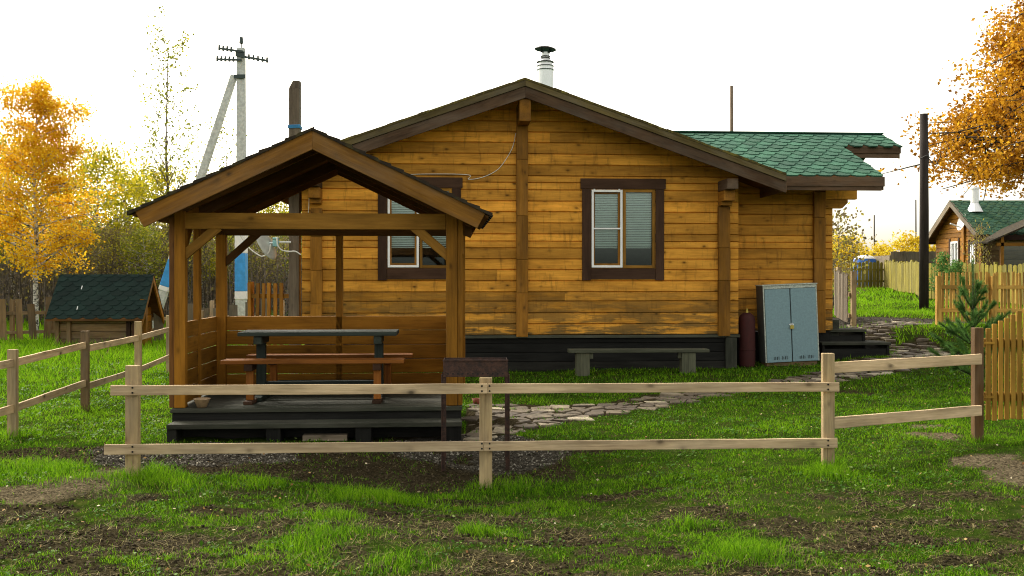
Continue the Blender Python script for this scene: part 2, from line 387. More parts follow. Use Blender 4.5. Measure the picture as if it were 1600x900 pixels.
M['clover'] = leafmat('clover_leaf', [(0, (.016, .050, .004)), (.85, (.06, .16, .008)), (1, (.22, .30, .09))], .3)
M['gravel'] = plain('gravel_stone', (.3, .3, .3), .85)
m, nt, b, N, L = newmat('gravel_stones'); t = attr(N, 'tint').outputs['Fac']; r = ramp(N, [(0, (.030, .026, .019)), (.7, (.105, .094, .074)), (1, (.31, .29, .24))]); L.new(t, r.inputs[0]); L.new(r.outputs[0], b.inputs['Base Color']); b.inputs['Roughness'].default_value = .9; b.inputs['Specular IOR Level'].default_value = .05; M['gravel'] = m
m, nt, b, N, L = newmat('flagstone'); t = attr(N, 'tint').outputs['Fac']; r = ramp(N, [(0, (.070, .050, .030)), (.6, (.15, .115, .070)), (1, (.42, .36, .25))]); L.new(t, r.inputs[0])
tc = N.new('ShaderNodeTexCoord').outputs['Object']; n = noise(N, L, tc, 9, 6, .7); rr = ramp(N, [(.35, (.55,)*3), (.65, (1.15,)*3)]); L.new(n.outputs[0], rr.inputs[0])
L.new(mix(N, L, r.outputs[0], rr.outputs[0], 1, 'MULTIPLY'), b.inputs['Base Color']); b.inputs['Roughness'].default_value = .8
bp = N.new('ShaderNodeBump'); bp.inputs['Strength'].default_value = .6; bp.inputs['Distance'].default_value = .015; L.new(n.outputs[0], bp.inputs['Height']); L.new(bp.outputs[0], b.inputs['Normal']); M['flag'] = m
# soil / turf sheet: masks (bare soil, gravel, sand) stored with the mesh
m, nt, b, N, L = newmat('soil_and_turf'); ms = attr(N, 'mask'); sp = N.new('ShaderNodeSeparateColor'); L.new(ms.outputs['Color'], sp.inputs[0])
tc = N.new('ShaderNodeTexCoord').outputs['Object']
n1 = noise(N, L, tc, 6, 8, .7); n2 = noise(N, L, tc, 45, 5, .7)
turf = ramp(N, [(.3, (.014, .024, .005)), (.5, (.026, .046, .006)), (.72, (.06, .065, .016))]); L.new(n1.outputs[0], turf.inputs[0])
soil = ramp(N, [(.3, (.010, .008, .005)), (.5, (.030, .024, .013)), (.75, (.078, .063, .036))]); L.new(n2.outputs[0], soil.inputs[0])
sand = ramp(N, [(.38, (.028, .022, .013)), (.48, (.085, .068, .042)), (.66, (.22, .18, .115))]); L.new(n2.outputs[0], sand.inputs[0])
grv = ramp(N, [(.3, (.022, .019, .015)), (.7, (.085, .078, .066))]); L.new(n2.outputs[0], grv.inputs[0])
c = mix(N, L, turf.outputs[0], soil.outputs[0], sp.outputs[0]); c = mix(N, L, c, grv.outputs[0], sp.outputs[1]); c = mix(N, L, c, sand.outputs[0], sp.outputs[2])
L.new(c, b.inputs['Base Color']); b.inputs['Roughness'].default_value = 1; b.inputs['Specular IOR Level'].default_value = .0
bp = N.new('ShaderNodeBump'); bp.inputs['Strength'].default_value = .9; bp.inputs['Distance'].default_value = .03; L.new(n2.outputs[0], bp.inputs['Height']); L.new(bp.outputs[0], b.inputs['Normal']); M['ground'] = m

# ------------------------------------------------------------------ frames of the two buildings
HF = Frame(816, 17.7, 4.0)        # log house
GF = Frame(490, 10.3, 4.0)        # gazebo

# path outline on the ground
path_lo = [(728,700),(800,678),(880,661),(1000,641),(1130,619),(1310,597),(1450,573),(1507,560),(1490,550),(1440,538),(1400,524),(1392,514),(1465,507)]
path_hi = [(728,634),(800,634),(930,633),(1010,618),(1080,613),(1180,600),(1250,589),(1300,577),(1330,563),(1392,560),(1398,545),(1380,532),(1335,521),(1322,508),(1400,500)]
PATH = np.array([gnd(*p)[:2] for p in path_lo] + [gnd(*p)[:2] for p in path_hi[::-1]])
def in_poly(x, y, P):
    x = np.asarray(x); y = np.asarray(y); c = np.zeros(np.broadcast(x, y).shape, bool); n = len(P)
    for i in range(n):
        x0, y0 = P[i]; x1, y1 = P[i-1]
        cond = ((y0 > y) != (y1 > y)); xi = (x1-x0)*(y-y0)/((y1-y0) if y1 != y0 else 1e-9)+x0
        c ^= cond & (x < xi)
    return c
def blob(x, y, px, py, rx, ry):
    a, b_, _ = gnd(px, py); return np.clip(1-((x-a)/rx)**2-((y-b_)/ry)**2, 0, 1)
def segd(x, y, p, q):
    p = np.array(p); q = np.array(q); d = q-p; t = np.clip(((x-p[0])*d[0]+(y-p[1])*d[1])/(d@d), 0, 1)
    return np.hypot(x-p[0]-t*d[0], y-p[1]-t*d[1])
def masks(x, y):
    """bare soil, gravel, sand in 0..1"""
    wx = x+.35*(fbm(x*1.5, y*1.5, 41)-.5); wy = y+.35*(fbm(x*1.5, y*1.5, 51)-.5)
    n = fbm(x*1.4, y*2.2, 3, 5); n2 = fbm(x*4.2, y*7.5, 11, 5)
    near = sstep(8.5, 7.6, y)*sstep(-30, 0, y)
    left = sstep(2.5, -1.5, x)
    bare = near*sstep(.50, .60, n*.48+n2*.52+.05*left)*.92
    # trampled earth before the gazebo
    tr = sstep(.0, .25, blob(wx, wy, 500, 722, 2.6, .95)+blob(wx, wy, 700, 720, 1.3, .75)+blob(wx, wy, 120, 712, 1.2, .55))
    bare = np.maximum(bare, tr)
    for a in ((1350,616,.35,.3),(1565,606,.45,.3),(1320,612,.25,.2),(1430,845,.55,.22),(1310,860,.5,.16),(700,690,1.2,.5),(860,700,.8,.3),(540,800,.7,.2),(830,845,.8,.22),(1180,835,.7,.2),(350,800,.5,.2),(720,790,.4,.15),(230,850,.6,.2),(980,775,.5,.15),(1240,700,.3,.15)):
        bare = np.maximum(bare, sstep(.1, .5, blob(wx, wy, *a))*sstep(.35, .5, n2+.1))
    grav = sstep(.03, .35, blob(wx, wy, 310, 712, 1.15, .6)+blob(wx, wy, 745, 700, 1.0, .75)+blob(wx, wy, 215, 722, .5, .3))*sstep(.30, .44, n2)
    gp = gnd(1400, 508); grav = np.maximum(grav, sstep(.1, .4, np.clip(1-((wx-gp[0])/3.4)**2-((wy-gp[1]-1.2)/1.3)**2, 0, 1)))
    lp = [gnd(-260, 790)[:2], gnd(60, 770)[:2], gnd(190, 741)[:2]]
    dl = np.minimum(segd(wx, wy, lp[0], lp[1]), segd(wx, wy, lp[1], lp[2])); sand = sstep(.42, .22, dl+.12*(n2-.5))*.85
    for a in ((1462,682,.35,.28),(1560,722,.42,.34),(1600,745,.4,.3),(1440,665,.2,.2)):
        sand = np.maximum(sand, sstep(.0, .5, blob(wx, wy, *a)-1.3*(.62-n2).clip(0, 1)+.1)*.95)
    inp = in_poly(x, y, PATH)*1.0
    bare = np.maximum(bare, inp); grav = grav*(1-inp*.3); bare = np.maximum(bare, np.maximum(grav, sand))
    return bare, grav, sand
ROUGH = [0]
def soilbump(x, y, bare):
    d = sstep(30, 12, y)
    return d*((fbm(x*3, y*3, 71)-.5)*.05 + bare*((fbm(x*9, y*9, 81, 3)-.5)*.05))

# ------------------------------------------------------------------ ground sheet
def grow(a, b, st, f=1.18, mx=40):
    o = [a]; d = st
    while o[-1] < b: o.append(o[-1]+d); d = min(d*f, mx)
    return o
xs = np.array([-v for v in grow(7, 600, .1)][::-1] + list(np.arange(-7, 8.5, .055))[1:] + grow(8.5, 600, .1))
ys = np.array([-v for v in grow(-4.6, 120, .3)][::-1] + list(np.arange(4.65, 12.5, .055)) + list(np.arange(12.5, 40, .22)) + grow(40.1, 900, .5))
X, Y = np.meshgrid(xs, ys); B, Gm, S = masks(X, Y)
Z = H(X, Y) + soilbump(X, Y, B)
nx, ny = len(xs), len(ys)
idx = np.arange(nx*ny).reshape(ny, nx)
q = np.stack([idx[:-1, :-1], idx[:-1, 1:], idx[1:, 1:], idx[1:, :-1]], -1).reshape(-1, 4)
g = MB(); g.add(np.stack([X, Y, Z], -1).reshape(-1, 3), {4: q}, tint=.5)
ground = g.build('ground', M['ground'], smooth=True); tag(ground, kind='structure')
ca = ground.data.attributes.new('mask', 'FLOAT_COLOR', 'POINT')
ca.data.foreach_set('color', np.stack([B, Gm, S, np.ones_like(B)], -1).astype(np.float32).ravel())
def GZ(x, y): return H(x, y) + soilbump(np.asarray(x, float), np.asarray(y, float), masks(np.asarray(x, float), np.asarray(y, float))[0])

# ------------------------------------------------------------------ flagstone path
def clip_half(poly, p, nrm):
    out = []
    for i in range(len(poly)):
        a, b_ = poly[i], poly[(i+1) % len(poly)]; da = np.dot(a-p, nrm); db = np.dot(b_-p, nrm)
        if da <= 0: out.append(a)
        if (da < 0 < db) or (db < 0 < da): out.append(a+(b_-a)*da/(da-db))
    return out
x0, y0 = PATH.min(0); x1, y1 = PATH.max(0); seeds = []
st = .24
for i in range(int((x1-x0)/st)+2):
    for j in range(int((y1-y0)/st)+2):
        p = np.array([x0+i*st+rng.uniform(-.12, .12), y0+j*st+rng.uniform(-.12, .12)])
        seeds.append(p)
seeds = np.array(seeds); ins = in_poly(seeds[:, 0], seeds[:, 1], PATH)
fm = MB()
for k in np.nonzero(ins)[0]:
    p = seeds[k]; poly = [p+np.array(c)*.5 for c in ((-1, -1), (1, -1), (1, 1), (-1, 1))]
    d = np.linalg.norm(seeds-p, axis=1)
    for j in np.nonzero((d > 0) & (d < 1.1))[0]:
        nrm = (seeds[j]-p)/d[j]; poly = clip_half(poly, (p+seeds[j])/2-nrm*.016, nrm)
    if len(poly) < 3: continue
    cz = float(H(*p)); h = rng.uniform(.006, .024); tx, ty = rng.normal(0, .03, 2); n_ = len(poly)
    top = [(*(p+(a-p)*.93), cz+h+tx*(a-p)[0]+ty*(a-p)[1]) for a in poly]
    mid = [(*a, cz+h-.012+tx*(a-p)[0]+ty*(a-p)[1]) for a in poly]; bot = [(*a, cz-.05) for a in poly]
    f = {}; f.setdefault(n_, []).append(list(range(n_)))
    for i in range(n_):
        f.setdefault(4, []).extend([[i, i+n_, (i+1) % n_+n_, (i+1) % n_], [i+n_, i+2*n_, (i+1) % n_+2*n_, (i+1) % n_+n_]])
    fm.add(top+mid+bot, f, tint=rng.uniform()**2.3)
tag(fm.build('path', M['flag']), kind='structure')

# ------------------------------------------------------------------ shingled slope: hex tabs lying on a plane
def shingles(mb, o, U, Sd, u0, u1, s0, s1, row=.14, tabw=.25, lift=.012, ufn=None):
    """o + u*U + s*Sd ; s runs UP the slope from the eave; ufn(s) gives (u0,u1) for a row"""
    o = np.array(o, float); U = np.array(U, float); Sd = np.array(Sd, float); Nn = np.cross(U, Sd); Nn /= np.linalg.norm(Nn)
    if Nn[2] < 0: Nn = -Nn
    k = 0; s = s0
    while s < s1-.02:
        a, b_ = (u0, u1) if ufn is None else ufn(s+row*.5)
        off = (k % 2)*tabw/2; i = int(math.floor((a-off)/tabw))
        while i*tabw+off < b_:
            c0 = i*tabw+off; c1 = c0+tabw; cm = tabw*.26
            P = [(c0, s+row), (c0+.004, s+row*.35), (c0+cm, s-row*.30), (c1-cm, s-row*.30), (c1-.004, s+row*.35), (c1, s+row), (c1, s+row*1.5), (c0, s+row*1.5)]
            if k == 0: P = [(u_, max(v_, s)) for u_, v_ in P]
            P = [(min(max(u_, a), b_), min(v_, s1)) for u_, v_ in P]
            if P[4][0]-P[1][0] > .01:
                hh = [lift*(.15+.85*np.clip((s+row*1.5-v_)/(row*1.8), 0, 1)) for u_, v_ in P]
                top = [o+U*u_+Sd*v_+Nn*h_ for (u_, v_), h_ in zip(P, hh)]; bt = [t_-Nn*h_ for t_, h_ in zip(top, hh)]
                f = {8: [list(range(8))], 4: [[j, j+8, j+9, j+1] for j in (0, 1, 2, 3, 4)]}
                mb.add(top+bt, f, tint=random.random())
            i += 1
        s += row; k += 1
    return mb

# ------------------------------------------------------------------ log house
house = thing('log_house', 'honey coloured log house with front gable, green shingled side wing and black plinth', 'house', (HF.ox, HF.oy, 0), R(4))
WB = HF.z(900, 523, 0)                       # underside of the lowest log
uL, uR = HF.u(472, 0), HF.u(1153, 0)
uA, zA = HF.uz(821, 123, -.7); uT, zT = HF.uz(1228, 272, -.7); mR = (zA-zT)/(uT-uA); half = uT-uA
DEPTH = 7.0
def roof_z(u): return zA-mR*abs(u-uA)
def cheb(s, h):   # log profile points (depth, height), front side
    c = .028; return [(.0, 0), (-c*.45, .0065), (-c, .013), (-c, h-.009), (-c*.5, h-.0055), (0, h)]
def log_wall(mb, a, b_, face, z0, heights, axis='u', sgn=-1, th=.12, openings=(), topfn=None, apx=0):
    """stack of profiled boards from a to b_; face = outer plane"""
    z = z0
    for h in heights:
        spans = [(a, b_)]
        for (oa, ob, oz0, oz1) in openings:
            if z+h*.5 > oz0 and z+h*.5 < oz1:
                ns = []
                for s_ in spans:
                    if oa > s_[0] and ob < s_[1]: ns += [(s_[0], oa), (ob, s_[1])]
                    else: ns.append(s_)
                spans = ns
        for s_ in spans:
            p, q_ = s_
            if topfn is not None:
                r = topfn(z, p, q_)
                if r is None: continue
                p, q_ = r
            # random butt joints
            cuts = [p]
            if q_-p > 4.5 and random.random() < .45: cuts.append(random.uniform(p+1, q_-1))
            cuts.append(q_)
            for i in range(len(cuts)-1):
                c0, c1 = cuts[i]+(.0015 if i else 0), cuts[i+1]
                pr = cheb(0, h-.0004); pts = [(face+sgn*-1*d_ if sgn > 0 else face+d_, z+.0002+k_) for d_, k_ in pr]
                inner = face-sgn*th
                ring = pts+[(inner, z+h-.0002), (inner, z+.0002)]
                V = []; G_ = []; o = np.random.default_rng(random.getrandbits(30)).uniform(-40, 40, 3)
                for e0_ in (c0, c1):
                    for (d_, zz) in ring:
                        e = e0_
                        if topfn is not None:
                            r = topfn(zz, -1e3, 1e3) or (apx-.002, apx+.002)
                            e = min(max(e0_, r[0]), r[1])
                        V.append((e, d_, zz) if axis == 'u' else (d_, e, zz)); G_.append((e, zz-z, d_-face))
                n_ = len(ring); f = {n_: [list(range(n_)), list(range(n_, 2*n_))[::-1]], 4: [[k, k+n_, (k+1) % n_+n_, (k+1) % n_] for k in range(n_)]}
                mb.add(V, f, np.array(G_)+o)
        z += h
    return z
# window geometry
def winrect(px0, px1):
    a, b_ = HF.u(px0, 0), HF.u(px1, 0); return a, b_, HF.z(960, 419, 0), HF.z(960, 296, 0)
W1 = winrect(605, 706); W2 = winrect(923, 1023)
heights = []
cs = [.196, .196, .21, .165, .196, .2, .19, .197, .12, .13, .196, .2, .19, .2, .13, .12, .196, .196, .2, .19, .19, .2, .196, .196, .2, .2]
while WB+sum(heights) < zA-.16: heights.append(cs[len(heights) % len(cs)])
def gable(z, p, q_):
    r = roof_z(uA)-.14-z
    if r <= 0: return None
    hw = r/mR; a, b_ = max(p, uA-hw), min(q_, uA+hw)
    return (a, b_) if b_-a > .02 else None
mb = MB(); log_wall(mb, uL, uR, 0, WB, heights, openings=[(W1[0], W1[1], W1[2], W1[3]), (W2[0], W2[1], W2[2], W2[3])], topfn=gable, apx=uA)
mb.build('front_wall', M['log'], house)
sideh = []
while WB+sum(sideh) < roof_z(uR)-.16: sideh.append(min(heights[len(sideh)], roof_z(uR)-.14-WB-sum(sideh)))
side_top = WB+sum(sideh)
mb = MB(); log_wall(mb, .125, DEPTH, uL+.12, WB, sideh, axis='v', sgn=-1); mb.build('side_wall', M['log'], house)
mb = MB(); log_wall(mb, .125, DEPTH, uR-.12, WB, sideh, axis='v', sgn=1); mb.build('side_wall', M['log'], house)
mb = MB(); log_wall(mb, uL, uR, DEPTH+.12, WB, heights, sgn=1, topfn=gable, apx=uA); mb.build('rear_wall', M['log'], house)
mb = MB(); mb.box(uL+.2, uR-.2, .14, DEPTH-.02, WB-.1, WB+.02); mb.build('floor_slab', M['room'], house)
mb = MB(); mb.box(uL+.3, uR-.3, 2.5, 2.6, WB+.03, WB+2.6); mb.build('partition', M['room'], house)
# vertical columns and stepped log ends
for p0, p1, ptop in ((485, 503, 325), (807, 825, 165), (1123, 1141, 322)):
    a, b_ = HF.u(p0, -.1), HF.u(p1, -.1); mb = MB(); zt = HF.z(p0, ptop, -.1) if ptop > 200 else roof_z(uA)-.36
    z = WB-.03
    while z < zt-.05:
        h = random.choice((.59, .78, 1.0)); z1 = min(zt, z+h)
        if zt-z1 < .25: z1 = zt
        j = random.uniform(-.004, .004); mb.box(a+j, b_+j, -.115, -.016, z, z1-.004, 2); z = z1
    mb.build('log_column', M['logcol'], house, .008)
for cx in ((HF.u(485, -.1)+HF.u(503, -.1))/2, (HF.u(1123, -.1)+HF.u(1141, -.1))/2):
    zt = HF.z(1123, 322, -.1)
    top = roof_z(cx+.1*np.sign(cx))-.36
    for k, (ext, dz) in enumerate(((.62, 0), (.42, .19), (.25, .37))):
        z1 = top-dz; z0 = max(z1-.185, zt+.0)
        if z1-z0 < .04: continue
        mb = MB(); mb.box(cx-.10, cx+.10, -ext, -.016, z0+.002, z1, 1); mb.build('log_end', M['fascia' if k == 0 else 'logcol'], house, .008)
mb = MB(); mb.box(uA-.10, uA+.10, -.66, -.016, roof_z(uA)-.36-.36, roof_z(uA)-.36+.02, 1); mb.build('ridge_beam', M['logcol'], house, .01)
# plinth
mb = MB(); z = -.1
while z < WB-.06:
    h = .165; mb.box(uL+.05, uR-.03, -.02-random.uniform(0, .008), .03, z, min(z+h-.008, WB-.065), 0); z += h
mb.build('plinth', M['black'], house, .004)
mb = MB(); mb.box(uL+.08, uR-.06, .035, DEPTH, -.1, WB-.1); mb.build('plinth_core', M['black'], house)
mb = MB(); mb.box(uL-.02, uR+.02, -.075, .1, WB-.055, WB-.005, 0); mb.build('plinth_ledge', M['blackgrey'], house, .005)
mb = MB(); a = HF.u(1134, -.07); mb.box(a, a+.2, -.09, -.03, -.1, WB-.06, 2); mb.build('plinth_post', M['blackgrey'], house, .006)
# roof
rt = math.atan(mR); V0, V1 = -.70, DEPTH+.6
for s_ in (-1, 1):
    e = uA+s_*half
    ze = roof_z(e)
    mb = MB(); mb.prism([(uA, zA-.075), (e, ze-.075), (e, ze-.135), (uA, zA-.135)] if s_ > 0 else [(e, ze-.075), (uA, zA-.075), (uA, zA-.135), (e, ze-.135)], V0+.03, V1, (s_*1, -mR))
    rf = mb.build('roof', M['gazd'], house)
    # rake boards, two layers
    mb = MB(); pl = lambda t, d_: [(uA, zA-t), (e+s_*.0, ze-t), (e, ze-d_), (uA, zA-d_)]
    p_ = pl(.02, .125); mb.prism(p_ if s_ > 0 else p_[::-1], V0-.025, V0+.045, (s_*1, -mR)); mb.build('verge_board', M['verge'], rf, .004)
    mb = MB(); p_ = pl(.13, .325); mb.prism(p_ if s_ > 0 else p_[::-1], V0, V0+.035, (s_*1, -mR)); mb.build('barge_board', M['fascia'], rf, .004)
    mb = MB(); mb.box(e-.0, e+s_*.03, V0+.04, V1, ze-.3, ze-.03, 1); mb.build('eave_board', M['fascia'], rf, .004)
    mb = MB(); U = (0, 1, 0); Sd = np.array([-s_*math.cos(rt), 0, math.sin(rt)])
    shingles(mb, (e+s_*.05, 0, ze-.075+.0-.05*mR), U, Sd, V0+.055, V1, 0, (half+.05)/math.cos(rt), .2, .33, .028)
    mb.build('shingles', M['sh_green'], rf)
    # thick mossy shingle edge showing above the verge board
    mb = MB(); k = 0; L_ = half/math.cos(rt); s0 = 0
    while s0 < L_:
        s1 = min(L_, s0+random.uniform(.12, .3)); hh = random.uniform(.012, .026)
        P0 = np.array([e, ze])+np.array([-s_*math.cos(rt), math.sin(rt)])*s0; P1 = np.array([e, ze])+np.array([-s_*math.cos(rt), math.sin(rt)])*s1
        poly = [(P0[0], P0[1]-.022), (P1[0], P1[1]-.022), (P1[0], P1[1]+hh), (P0[0], P0[1]+hh)]
        mb.prism(poly if s_ < 0 else poly[::-1], V0-.035, V0+.06, (s_, -mR)); s0 = s1
    mb.build('shingle_edge', M['sh_moss'], rf)
# wing
WV = .75; wu1 = HF.u(1300, WV)
wh = []
_wt = HF.z(1300, 274, -.35)+.42*1.1-.10
while WB+sum(wh) < _wt-.03: wh.append(min(heights[len(wh)], _wt-WB-.02-sum(wh)))
mb = MB(); log_wall(mb, uR-.1, wu1, WV, WB+.02, wh); mb.build('wing_wall', M['log'], house)
mb = MB(); log_wall(mb, WV+.13, 4.6, wu1-.12, WB+.02, wh, axis='v', sgn=1); mb.build('wing_side_wall', M['log'], house)
a, b_ = HF.u(1272, WV-.1), HF.u(1290, WV-.1); mb = MB(); z = WB-.02
wtop = HF.z(1280, 300, WV)
for h in (.8, .6, .78, 2):
    z1 = min(z+h, wtop); mb.box(a, b_, WV-.11, WV-.016, z, z1-.004, 2); z = z1
mb.build('log_column', M['logcol'], house, .008)
mb = MB(); mb.box(b_+.004, HF.u(1336, WV), WV-.10, WV+.02, HF.z(1300, 312, WV), HF.z(1300, 296, WV), 0); mb.build('log_bracket', M['log'], house, .006)
mb = MB(); c_ = HF.u(1318, WV); zz0, zz1 = HF.z(1300, 326, WV), HF.z(1300, 312.5, WV)
mb.prism([(b_+.004, zz0), (c_-.06, zz0), (c_+.05, zz1-.06), (c_+.05, zz1), (b_+.004, zz1)], WV-.09, WV+.01); mb.build('log_bracket', M['log'], house, .006)
mb = MB(); mb.box(uR+.05, wu1-.02, WV+.03, 4.5, -.1, WB+.0); mb.build('wing_plinth', M['black'], house)
EV = -.35; weU, weZ = HF.uz(1300, 274, EV); rv = 2.45; rz_ = HF.z(1250, 208, rv); wm = (rz_-weZ)/(rv-EV); wt = math.atan(wm)
eR = HF.u(1382, EV); kR = HF.u(1407, 1.6); kV = 1.62
wing_roof = MB()
def plane_z(v): return weZ+wm*(v-EV)
wu0 = uA+half-2.7
def slab(mb, u0, u1, v0, v1, t0, t1):
    mb.hexa([(u0, v0, plane_z(v0)-t1), (u1, v0, plane_z(v0)-t1), (u0, v1, plane_z(v1)-t1), (u1, v1, plane_z(v1)-t1),
             (u0, v0, plane_z(v0)-t0), (u1, v0, plane_z(v0)-t0), (u0, v1, plane_z(v1)-t0), (u1, v1, plane_z(v1)-t0)], 0)
slab(wing_roof, uA+half-.35, eR-.02, EV+.03, kV, .02, .08); slab(wing_roof, wu0, kR-.02, kV+.003, rv, .02, .08)
wr = wing_roof.build('wing_roof', M['gazd'], house)
back = MB(); back.hexa([(wu0, rv, rz_-.08), (kR, rv, rz_-.08), (wu0, 5.3, rz_-.08-wm*2.85), (kR, 5.3, rz_-.08-wm*2.85), (wu0, rv, rz_-.02), (kR, rv, rz_-.02), (wu0, 5.3, rz_-.02-wm*2.85), (kR, 5.3, rz_-.02-wm*2.85)], 0)
back.build('rear_slope', M['sh_green'], wr)
mb = MB(); Sd = np.array([0, math.cos(wt), math.sin(wt)]); Ls = (rv-EV)/math.cos(wt); ks = (kV-EV)/math.cos(wt)
shingles(mb, (0, EV-.02, weZ-.02-.02*wm+.004), (1, 0, 0), Sd, 0, 0, 0, Ls, .235, .31, .030, ufn=lambda s: (wu0 if s > 1.2 else uA+half-.45-.6*s, kR if s > ks else eR))
mb.build('shingles', M['sh_green'], wr)
mb = MB(); mb.box(wu0, kR, rv-.09, rv+.09, rz_-.012, rz_+.012, 0); mb.build('ridge_cap', M['sh_green'], wr)
zf = HF.z(1300, 275, EV)
mb = MB(); mb.box(uA+half+.035, eR, EV-.02, EV+.03, HF.z(1300, 291, EV), zf-.01, 0); mb.build('eave_board', M['fascia'], wr, .004)
mb = MB(); mb.box(uA+half+.035, eR-.05, EV+.0, EV+.025, HF.z(1300, 297.5, EV), HF.z(1300, 289, EV), 0); mb.build('eave_board', M['fascia'], wr, .004)
mb = MB(); mb.box(HF.u(1320, kV), kR, kV-.045, kV+.0, HF.z(1380, 240, kV), plane_z(kV)-.03, 0); mb.build('eave_board', M['fascia'], wr, .004)
mb = MB(); mb.box(HF.u(1326, kV), kR-.03, kV-.02, kV+.014, HF.z(1380, 247, kV), HF.z(1380, 238, kV), 0); mb.build('eave_board', M['fascia'], wr, .004)
for (uu, va, vb) in ((eR, EV+.031, kV-.05), (kR, kV+.005, rv)):
    mb = MB(); mb.hexa([(uu-.035, va, plane_z(va)-.27), (uu, va, plane_z(va)-.27), (uu-.035, vb, plane_z(vb)-.27), (uu, vb, plane_z(vb)-.27),
                        (uu-.035, va, plane_z(va)-.03), (uu, va, plane_z(va)-.03), (uu-.035, vb, plane_z(vb)-.03), (uu, vb, plane_z(vb)-.03)], 1); mb.build('barge_board', M['fascia'], wr, .004)
# wing gable closing
mb = MB(); mb.hexa([(wu1-.13, WV+.13, WB+2.3), (wu1-.02, WV+.13, WB+2.3), (wu1-.13, 4.5, WB+2.3), (wu1-.02, 4.5, WB+2.3), (wu1-.13, WV+.13, plane_z(WV)-.09), (wu1-.02, WV+.13, plane_z(WV)-.09), (wu1-.13, 4.5, plane_z(WV)-.09), (wu1-.02, 4.5, plane_z(WV)-.09)], 1)
mb.build('wing_gable', M['log'], house)
mb = MB(); mb.box(HF.u(1336, WV)-.35, HF.u(1336, WV), 1.7, 4.4, plane_z(1.7)-.42, plane_z(1.7)-.3, 1)
mb.build('porch_beam', M['logcol'], house)
# windows
def window(W):
    a, b_, z0, z1 = W; e = .012
    fr = MB(); t = .19
    fr.box(a-t, b_+t, -.062, -.0155, z1+.005, z1+.19, 0)
    w_ = fr.build('window', M['trim'], house, .005); w_.name = 'window'
    for (p, q_, r0, r1, ax) in ((a-t+.03, a-.005, z0-.22, z1+.002, 2), (b_+.005, b_+t-.03, z0-.22, z1+.002, 2), (a-.002, b_+.002, z0-.20, z0-.006, 0)):
        m_ = MB(); m_.box(p, q_, -.055 if ax == 2 else -.048, -.0155, r0, r1, ax); m_.build('trim_board', M['trim'], w_, .005)
    c = a+(b_-a)*.49
    m_ = MB(); s = .05
    for (p, q_, r0, r1, ax) in ((c+.012, c+.012+s, z0, z1, 2), (b_-s, b_, z0, z1, 2), (c+.012+s, b_-s, z0, z0+s, 0), (c+.012+s, b_-s, z1-s, z1, 0)):
        m_.box(p, q_, -.03, .05, r0, r1, ax)
    m_.build('wooden_sash', M['brace'], w_, .004)
    m_ = MB()
    for (p, q_, r0, r1, ax) in ((a+.01, a+.01+s*.8, z0+.01, z1-.01, 2), (c-s*.8, c, z0+.01, z1-.01, 2), (a+.01+s*.8, c-s*.8, z0+.01, z0+.01+s*.8, 0), (a+.01+s*.8, c-s*.8, z1-.01-s*.8, z1-.01, 0), (a+.01+s*.8, c-s*.8, (z0+z1)/2-.012, (z0+z1)/2+.014, 0)):
        m_.box(p, q_, -.045, -.012, r0, r1, ax)
    for xx in (a+.06, c-.06): m_.box(xx-.015, xx+.015, -.05, -.03, z1-.012, z1+.015)
    m_.build('white_screen_frame', M['white'], w_, .003)
    m_ = MB(); m_.box(a+.04, a+.075, .0, .045, z0+.05, z1-.04, 2); m_.box(c-.075, c-.04, .0, .045, z0+.05, z1-.04, 2); m_.box(a+.075, c-.075, .0, .045, z0+.05, z0+.085, 0); m_.box(a+.075, c-.075, .0, .045, z1-.08, z1-.04, 0); m_.build('inner_sash', M['logcol'], w_, .003)
    m_ = MB(); m_.box(a+.02, c-.01, .02, .026, z0+.02, z1-.02); m_.box(c+.03, b_-.03, .012, .018, z0+.02, z1-.02); m_.build('pane', M['glass'], w_)
    m_ = MB(); z = z1-.05; zb = z0+(z1-z0)*.27
    while z > zb:
        m_.hexa([(x, y, z+dz+k) for k in (0, .0015) for (y, dz) in ((.045, -.011), (.067, .011)) for x in (a+.05, b_-.05)], 0, .5); z -= .031
    m_.box(a+.05, b_-.05, .07, .10, zb-.02, zb-.005)
    m_.build('venetian_blind', M['blind'], w_)
    m_ = MB(); m_.box(a-.01, b_+.01, -.012, .11, z0-.03, z0-.001, 0); m_.build('sill', M['logcol'], w_)
window(W1); window(W2)
# cable on the gable
def smooth_curve(pts, n=10):
    P = [np.array(p, float) for p in pts]; P = [2*P[0]-P[1]]+P+[2*P[-1]-P[-2]]; out = []
    for i in range(1, len(P)-2):
        for k in range(n):
            t = k/n; out.append(.5*((2*P[i])+(-P[i-1]+P[i+1])*t+(2*P[i-1]-5*P[i]+4*P[i+1]-P[i+2])*t*t+(-P[i-1]+3*P[i]-3*P[i+1]+P[i+2])*t**3))
    out.append(P[-2]); return out
hp = lambda px, py, v: (HF.uz(px, py, v)[0], v, HF.uz(px, py, v)[1])
cab = smooth_curve([hp(806, 208, -.05), hp(800, 232, -.04), hp(784, 258, -.035), hp(770, 270, -.035), hp(750, 278, -.035), hp(732, 280, -.07), hp(730, 273, -.07), hp(660, 272, -.07), hp(583, 275, -.07), hp(540, 273, -.035), hp(512, 270, -.035), hp(494, 272, -.13), hp(484, 300, -.14), hp(482, 330, -.05), hp(476, 360, -.04)])
mb = MB(); mb.tube(cab, .0065, 6); mb.build('cable', M['cablew'], house, smooth=True)
